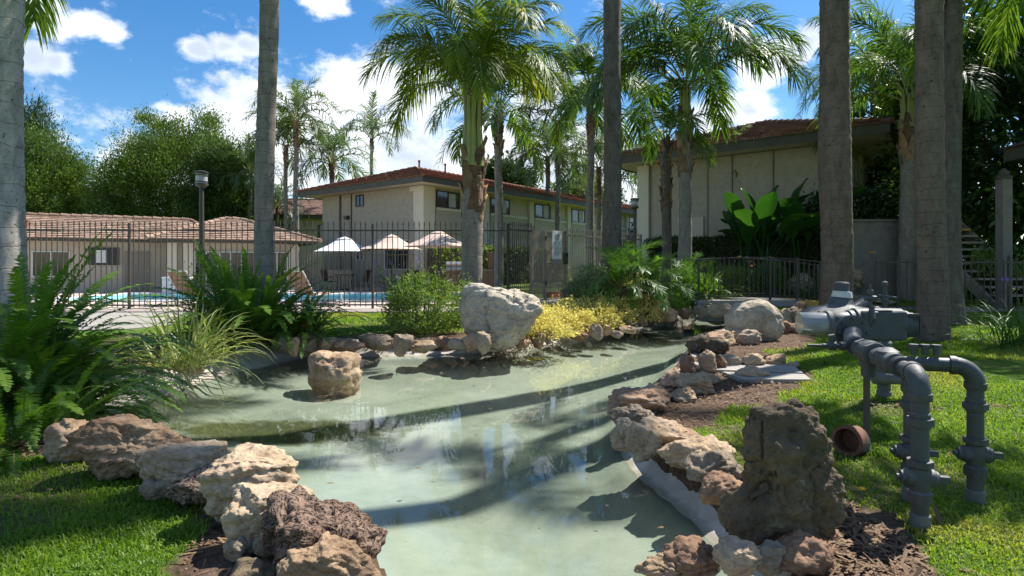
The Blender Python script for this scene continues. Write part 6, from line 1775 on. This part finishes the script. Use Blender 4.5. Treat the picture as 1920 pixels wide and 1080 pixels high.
# ---- trees
def tree(name, label, x, y, cz, rad, n_cl, per, size, mat, seed, trunk_r, cl_r, aspect, up, six=False, limbs=8, inner=.6, group=None, z0=0.0, lumps=.35, tips=0):
    g = np.random.default_rng(seed)
    root = thing(name, label, 'tree', (x, y, z0), 0, group)
    link('trunk', trunk_mesh(cz, trunk_r, 'bark_dark', seed=seed, seg=12, flare=.4, top=.55), root)
    c, d = clumps(g, n_cl, rad, inner)
    c *= (1 + lumps * fbm(d * 2.3 + seed, 3, seed))[:, None]; c[:, 2] += cz
    R_ = cl_r * g.uniform(.6, 1.35, n_cl)
    C = np.repeat(c, per, 0) + g.normal(size=(n_cl * per, 3)) * np.repeat(R_, per)[:, None] * .55
    O_ = C - np.array([0, 0, cz - rad[2] * .3]); O_ /= np.linalg.norm(O_, axis=1)[:, None] + 1e-6
    if tips:
        tt = c[g.integers(0, n_cl, tips)]; tt = tt[tt[:, 2] > cz]; m = 40
        C2 = np.repeat(tt, m, 0); hgt = np.tile(np.linspace(0, 1, m), len(tt)); sc = np.repeat(g.uniform(.5, 1.3, len(tt)), m)
        C2 = C2 + g.normal(size=C2.shape) * (.20 * (1.05 - hgt))[:, None]; C2[:, 2] += hgt * sc
        O2 = np.tile([0, 0, 1.0], (len(C2), 1)); C = np.concatenate([C, C2]); O_ = np.concatenate([O_, O2])
        ct = np.concatenate([np.repeat(g.random(n_cl) * .7, per) - .15, np.full(len(C2), .35)])
    else: ct = np.repeat(g.random(n_cl) * .7, per) - .15
    ct = ct + g.random(len(C)) * .25
    V, Fc, T = leaves_np(C, size, g, aspect, O_ * .9, up, ct, six)
    tag(link('crown', mesh_np('crown', V, Fc, mat, T), root), kind='stuff')
    for k in range(limbs):
        e = c[g.integers(n_cl)] * .85
        e[2] = max(e[2], cz * .6)
        MB().tube([(0, 0, cz * .45), (e[0] * .45, e[1] * .45, cz * .5 + (e[2] - cz * .5) * .55), tuple(e)], [trunk_r * .45, trunk_r * .25, trunk_r * .06], 6).build('limb', 'bark_dark', root)
    return root
tree('conifer_tree', 'broad bushy conifer behind the clubhouse roof', -26.3, 45, 6.8, (5.2, 4.5, 5.0), 760, 190, .21, 'cypress', 1, .4, .8, .32, .35, tips=45, inner=.42, group='bushy conifers behind the clubhouse')
tree('conifer_tree', 'bushy conifer at the right shoulder of the broad one', -20.8, 43, 5.8, (2.6, 3, 4.3), 370, 190, .21, 'cypress', 2, .35, .75, .32, .35, tips=22, inner=.42, group='bushy conifers behind the clubhouse')
tree('conifer_tree', 'darker bushy conifer beside the pale palm at left', -34.6, 43, 5.6, (3.3, 3.5, 4.7), 400, 190, .21, 'cypress', 3, .4, .75, .32, .35, tips=22, inner=.42, group='bushy conifers behind the clubhouse')
tree('conifer_tree', 'tall dark conifer top showing beside the pale palm', -39.8, 48, 9.4, (2.0, 2.2, 4.6), 220, 75, .42, 'hedge', 4, .4, .9, .16, .5, tips=30)
tree('broadleaf_tree', 'large dark glossy broadleaf tree filling the right background', 15.6, 17.2, 5.4, (3.9, 2.8, 4.2), 620, 40, .27, 'dark_leaf', 5, .38, .75, .42, .0, six=True, inner=.5, limbs=10, z0=.2)
tree('broadleaf_tree', 'dark glossy tree behind the boots of the palm at right', 15.8, 22.5, 5.0, (2.4, 2.4, 4.4), 330, 40, .25, 'dark_leaf', 6, .28, .65, .42, .0, six=True, inner=.5, z0=.2)
tree('broadleaf_tree', 'dark tree beyond the right picture edge', 20.5, 14.5, 5.6, (4.2, 3.5, 4.4), 400, 40, .30, 'dark_leaf', 15, .38, .8, .42, .0, six=True, inner=.5, limbs=6, z0=.2)
tree('broadleaf_tree', 'distant round tree showing above the red roof', -0.6, 58, 9.2, (2.7, 2.5, 1.9), 200, 60, .42, 'hedge', 7, .3, .7, .5, .2)
tree('broadleaf_tree', 'distant grey-green tree at the end of the red roof', 8.0, 70, 7.8, (5.0, 3, 2.6), 200, 60, .5, 'palm_far', 8, .3, .9, .4, .2)
tree('broadleaf_tree', 'distant tree between red roof end and right-hand building', 16.0, 60, 4.5, (3.5, 3, 2.8), 200, 60, .5, 'palm_far', 9, .3, .9, .4, .2)
tree('broadleaf_tree', 'far hedge-like tree low left of the right-hand building', 12.0, 46, 2.0, (3, 2.5, 2.0), 160, 60, .4, 'hedge', 10, .3, .8, .4, .2)

# ---- grass
def grass_blades(regions, seed):
    g = np.random.default_rng(seed); PX, PY, LN = [], [], []
    for (xa, xb, ya, yb, n, ln) in regions:
        x = g.uniform(xa, xb, n); y = g.uniform(ya, yb, n)
        vis = np.abs(x / y) < 0.95
        x, y = x[vis], y[vis]
        m = grass_mask(x, y) > g.uniform(.25, .9, len(x))
        x, y = x[m], y[m]
        PX.append(x); PY.append(y); LN.append(np.full(len(x), ln))
    x, y, ln = map(np.concatenate, (PX, PY, LN)); n = len(x)
    und = fbm(np.stack([x * 1.1, y * 1.1, 0 * x], 1), 4, 3) * .018
    pat = fbm(np.stack([x * 3, y * 3, 0 * x], 1), 3, 77)
    z = base_h(x, y) + und - .004
    ln = ln * g.uniform(.5, 1.3, n) * (1 + .35 * pat)
    a = g.uniform(0, 2 * np.pi, n); tl = g.uniform(.2, 1.1, n)
    w = 0.0022 * (1 + y / 6.0) * g.uniform(.7, 1.3, n)
    dx, dy = np.cos(a), np.sin(a)
    sx_, sy_ = -dy * w, dx * w
    b0 = np.stack([x - sx_, y - sy_, z], 1); b1 = np.stack([x + sx_, y + sy_, z], 1)
    mx = x + dx * ln * .35 * tl; my = y + dy * ln * .35 * tl; mz = z + ln * .6
    m0 = np.stack([mx - sx_ * .8, my - sy_ * .8, mz], 1); m1 = np.stack([mx + sx_ * .8, my + sy_ * .8, mz], 1)
    tp = np.stack([x + dx * ln * tl, y + dy * ln * tl, z + ln * (1.05 - .45 * tl)], 1)
    V = np.stack([b0, b1, m1, m0, tp], 1).reshape(-1, 3)
    b = np.arange(n)[:, None] * 5
    Fc = np.concatenate([b + np.array([[0, 1, 2]]), b + np.array([[0, 2, 3]]), b + np.array([[3, 2, 4]])])
    dry = sstep(.15, .6, fbm(np.stack([x * .9 + 4, y * .9, 0 * x], 1), 4, 91))
    T = np.repeat(np.clip(.2 + pat * .4 + dry * .6 + g.normal(size=n) * .25, -.4, 1.1), 5)
    return mesh_np('grass', V, Fc, 'grass', T)
lawn = [(-3.4, -.5, 1.9, 4.4, 90000, .038), (1.0, 3.6, 2.0, 4.2, 70000, .032), (1.2, 5.2, 4.2, 7.5, 95000, .036), (2.8, 9.0, 7.5, 13.0, 80000, .045), (-6.0, 1.2, 9.6, 14.8, 60000, .05), (8, 16, 13.5, 19, 26000, .06), (1.5, 4.5, 13.5, 19, 14000, .06)]
o = link('grass', grass_blades(lawn, 5))
tag(o, 'short green lawn grass around the pond', 'grass', kind='stuff')

# ---- mulch, twigs and fallen leaves
def chips(name, label, regions, seed, mat, lo, hi, accept):
    g = np.random.default_rng(seed); V, Fc = [], []
    for (xa, xb, ya, yb, n) in regions:
        x = g.uniform(xa, xb, n); y = g.uniform(ya, yb, n); m = accept(x, y, g); x, y = x[m], y[m]
        z = base_h(x, y) + .006
        for i in range(len(x)):
            a = g.uniform(0, 6.28); L_ = g.uniform(lo, hi); w_ = L_ * g.uniform(.12, .4); t_ = g.normal() * .35
            c, s_ = math.cos(a), math.sin(a); b = len(V)
            for (p, q, h) in ((-1, -1, 0), (1, -1, t_ * L_), (1, 1, t_ * L_), (-1, 1, 0)):
                V.append((x[i] + c * p * L_ / 2 - s_ * q * w_ / 2, y[i] + s_ * p * L_ / 2 + c * q * w_ / 2, z[i] + max(h, -.005) + .006 + .004 * g.random()))
            Fc.append((b, b + 1, b + 2, b + 3))
    o = link(name, mesh_np(name, V, Fc, mat)); tag(o, label, 'mulch', kind='stuff'); return o
chips('bark_mulch', 'brown bark chips and dry litter in the planting beds', [(.9, 4.5, 4.3, 9.5, 9000), (1.0, 1.7, 2.1, 3.2, 2500), (-6, -2.2, 3.4, 5.2, 5000), (-1.8, -.5, 1.9, 3.6, 1500)], 3, 'fallen_leaf', .015, .05,
      lambda x, y, g: (grass_mask(x, y) < .45) & (poly_sd(x, y, POND) < -.25))
chips('leaf_litter', 'dry fallen leaves and clippings scattered on the lawn', [(-3.2, -.6, 2.0, 4.2, 260), (1.2, 5, 2.2, 8, 420)], 4, 'fallen_leaf', .02, .06, lambda x, y, g: (grass_mask(x, y) > .3) & (fbm(np.stack([x * 1.5, y * 1.5, 0 * x], 1), 3, 8) > .1))

g = np.random.default_rng(77); V, Fc = [], []
for k in range(70):
    x, y = g.uniform(-3.4, 2.2), g.uniform(2.4, 9.0)
    if poly_sd([x], [y], POND)[0] < .1: continue
    a = g.uniform(0, 6.28); L_ = g.uniform(.012, .04); b = len(V)
    for p, q in ((-1, 0), (0, .35), (1, 0), (0, -.35)): V.append((x + L_ * (p * math.cos(a) - q * math.sin(a)), y + L_ * (p * math.sin(a) + q * math.cos(a)), ZW + .003))
    Fc.append((b, b + 1, b + 2, b + 3))
tag(link('floating_leaves', mesh_np('floating_leaves', V, Fc, 'fallen_leaf')), 'small brown leaves floating on the pond', 'leaves', kind='stuff')

for px, py, lab in ((1548, 748, 'tiny yellow dandelion in the lawn left of the support post'), (1617, 939, 'tiny yellow dandelion between standing stone and pipes')):
    X, Y, z_ = gp(px, py); dn = thing('dandelion', lab, 'flower', (X, Y, z_))
    MB().tube([(0, 0, 0), (.004, 0, .03), (0, 0, .055)], .0025, 5).build('stem', 'stem_green', dn)
    fm = MB()
    for k in range(22):
        a = k * 2.4; r1 = .022 - .0006 * k
        fm.add([(0, 0, .055), (r1 * math.cos(a - .2), r1 * math.sin(a - .2), .06 + .0006 * k), (r1 * math.cos(a + .2), r1 * math.sin(a + .2), .06 + .0006 * k)], [(0, 1, 2)])
    fm.build('petals', 'gold_bright', dn)
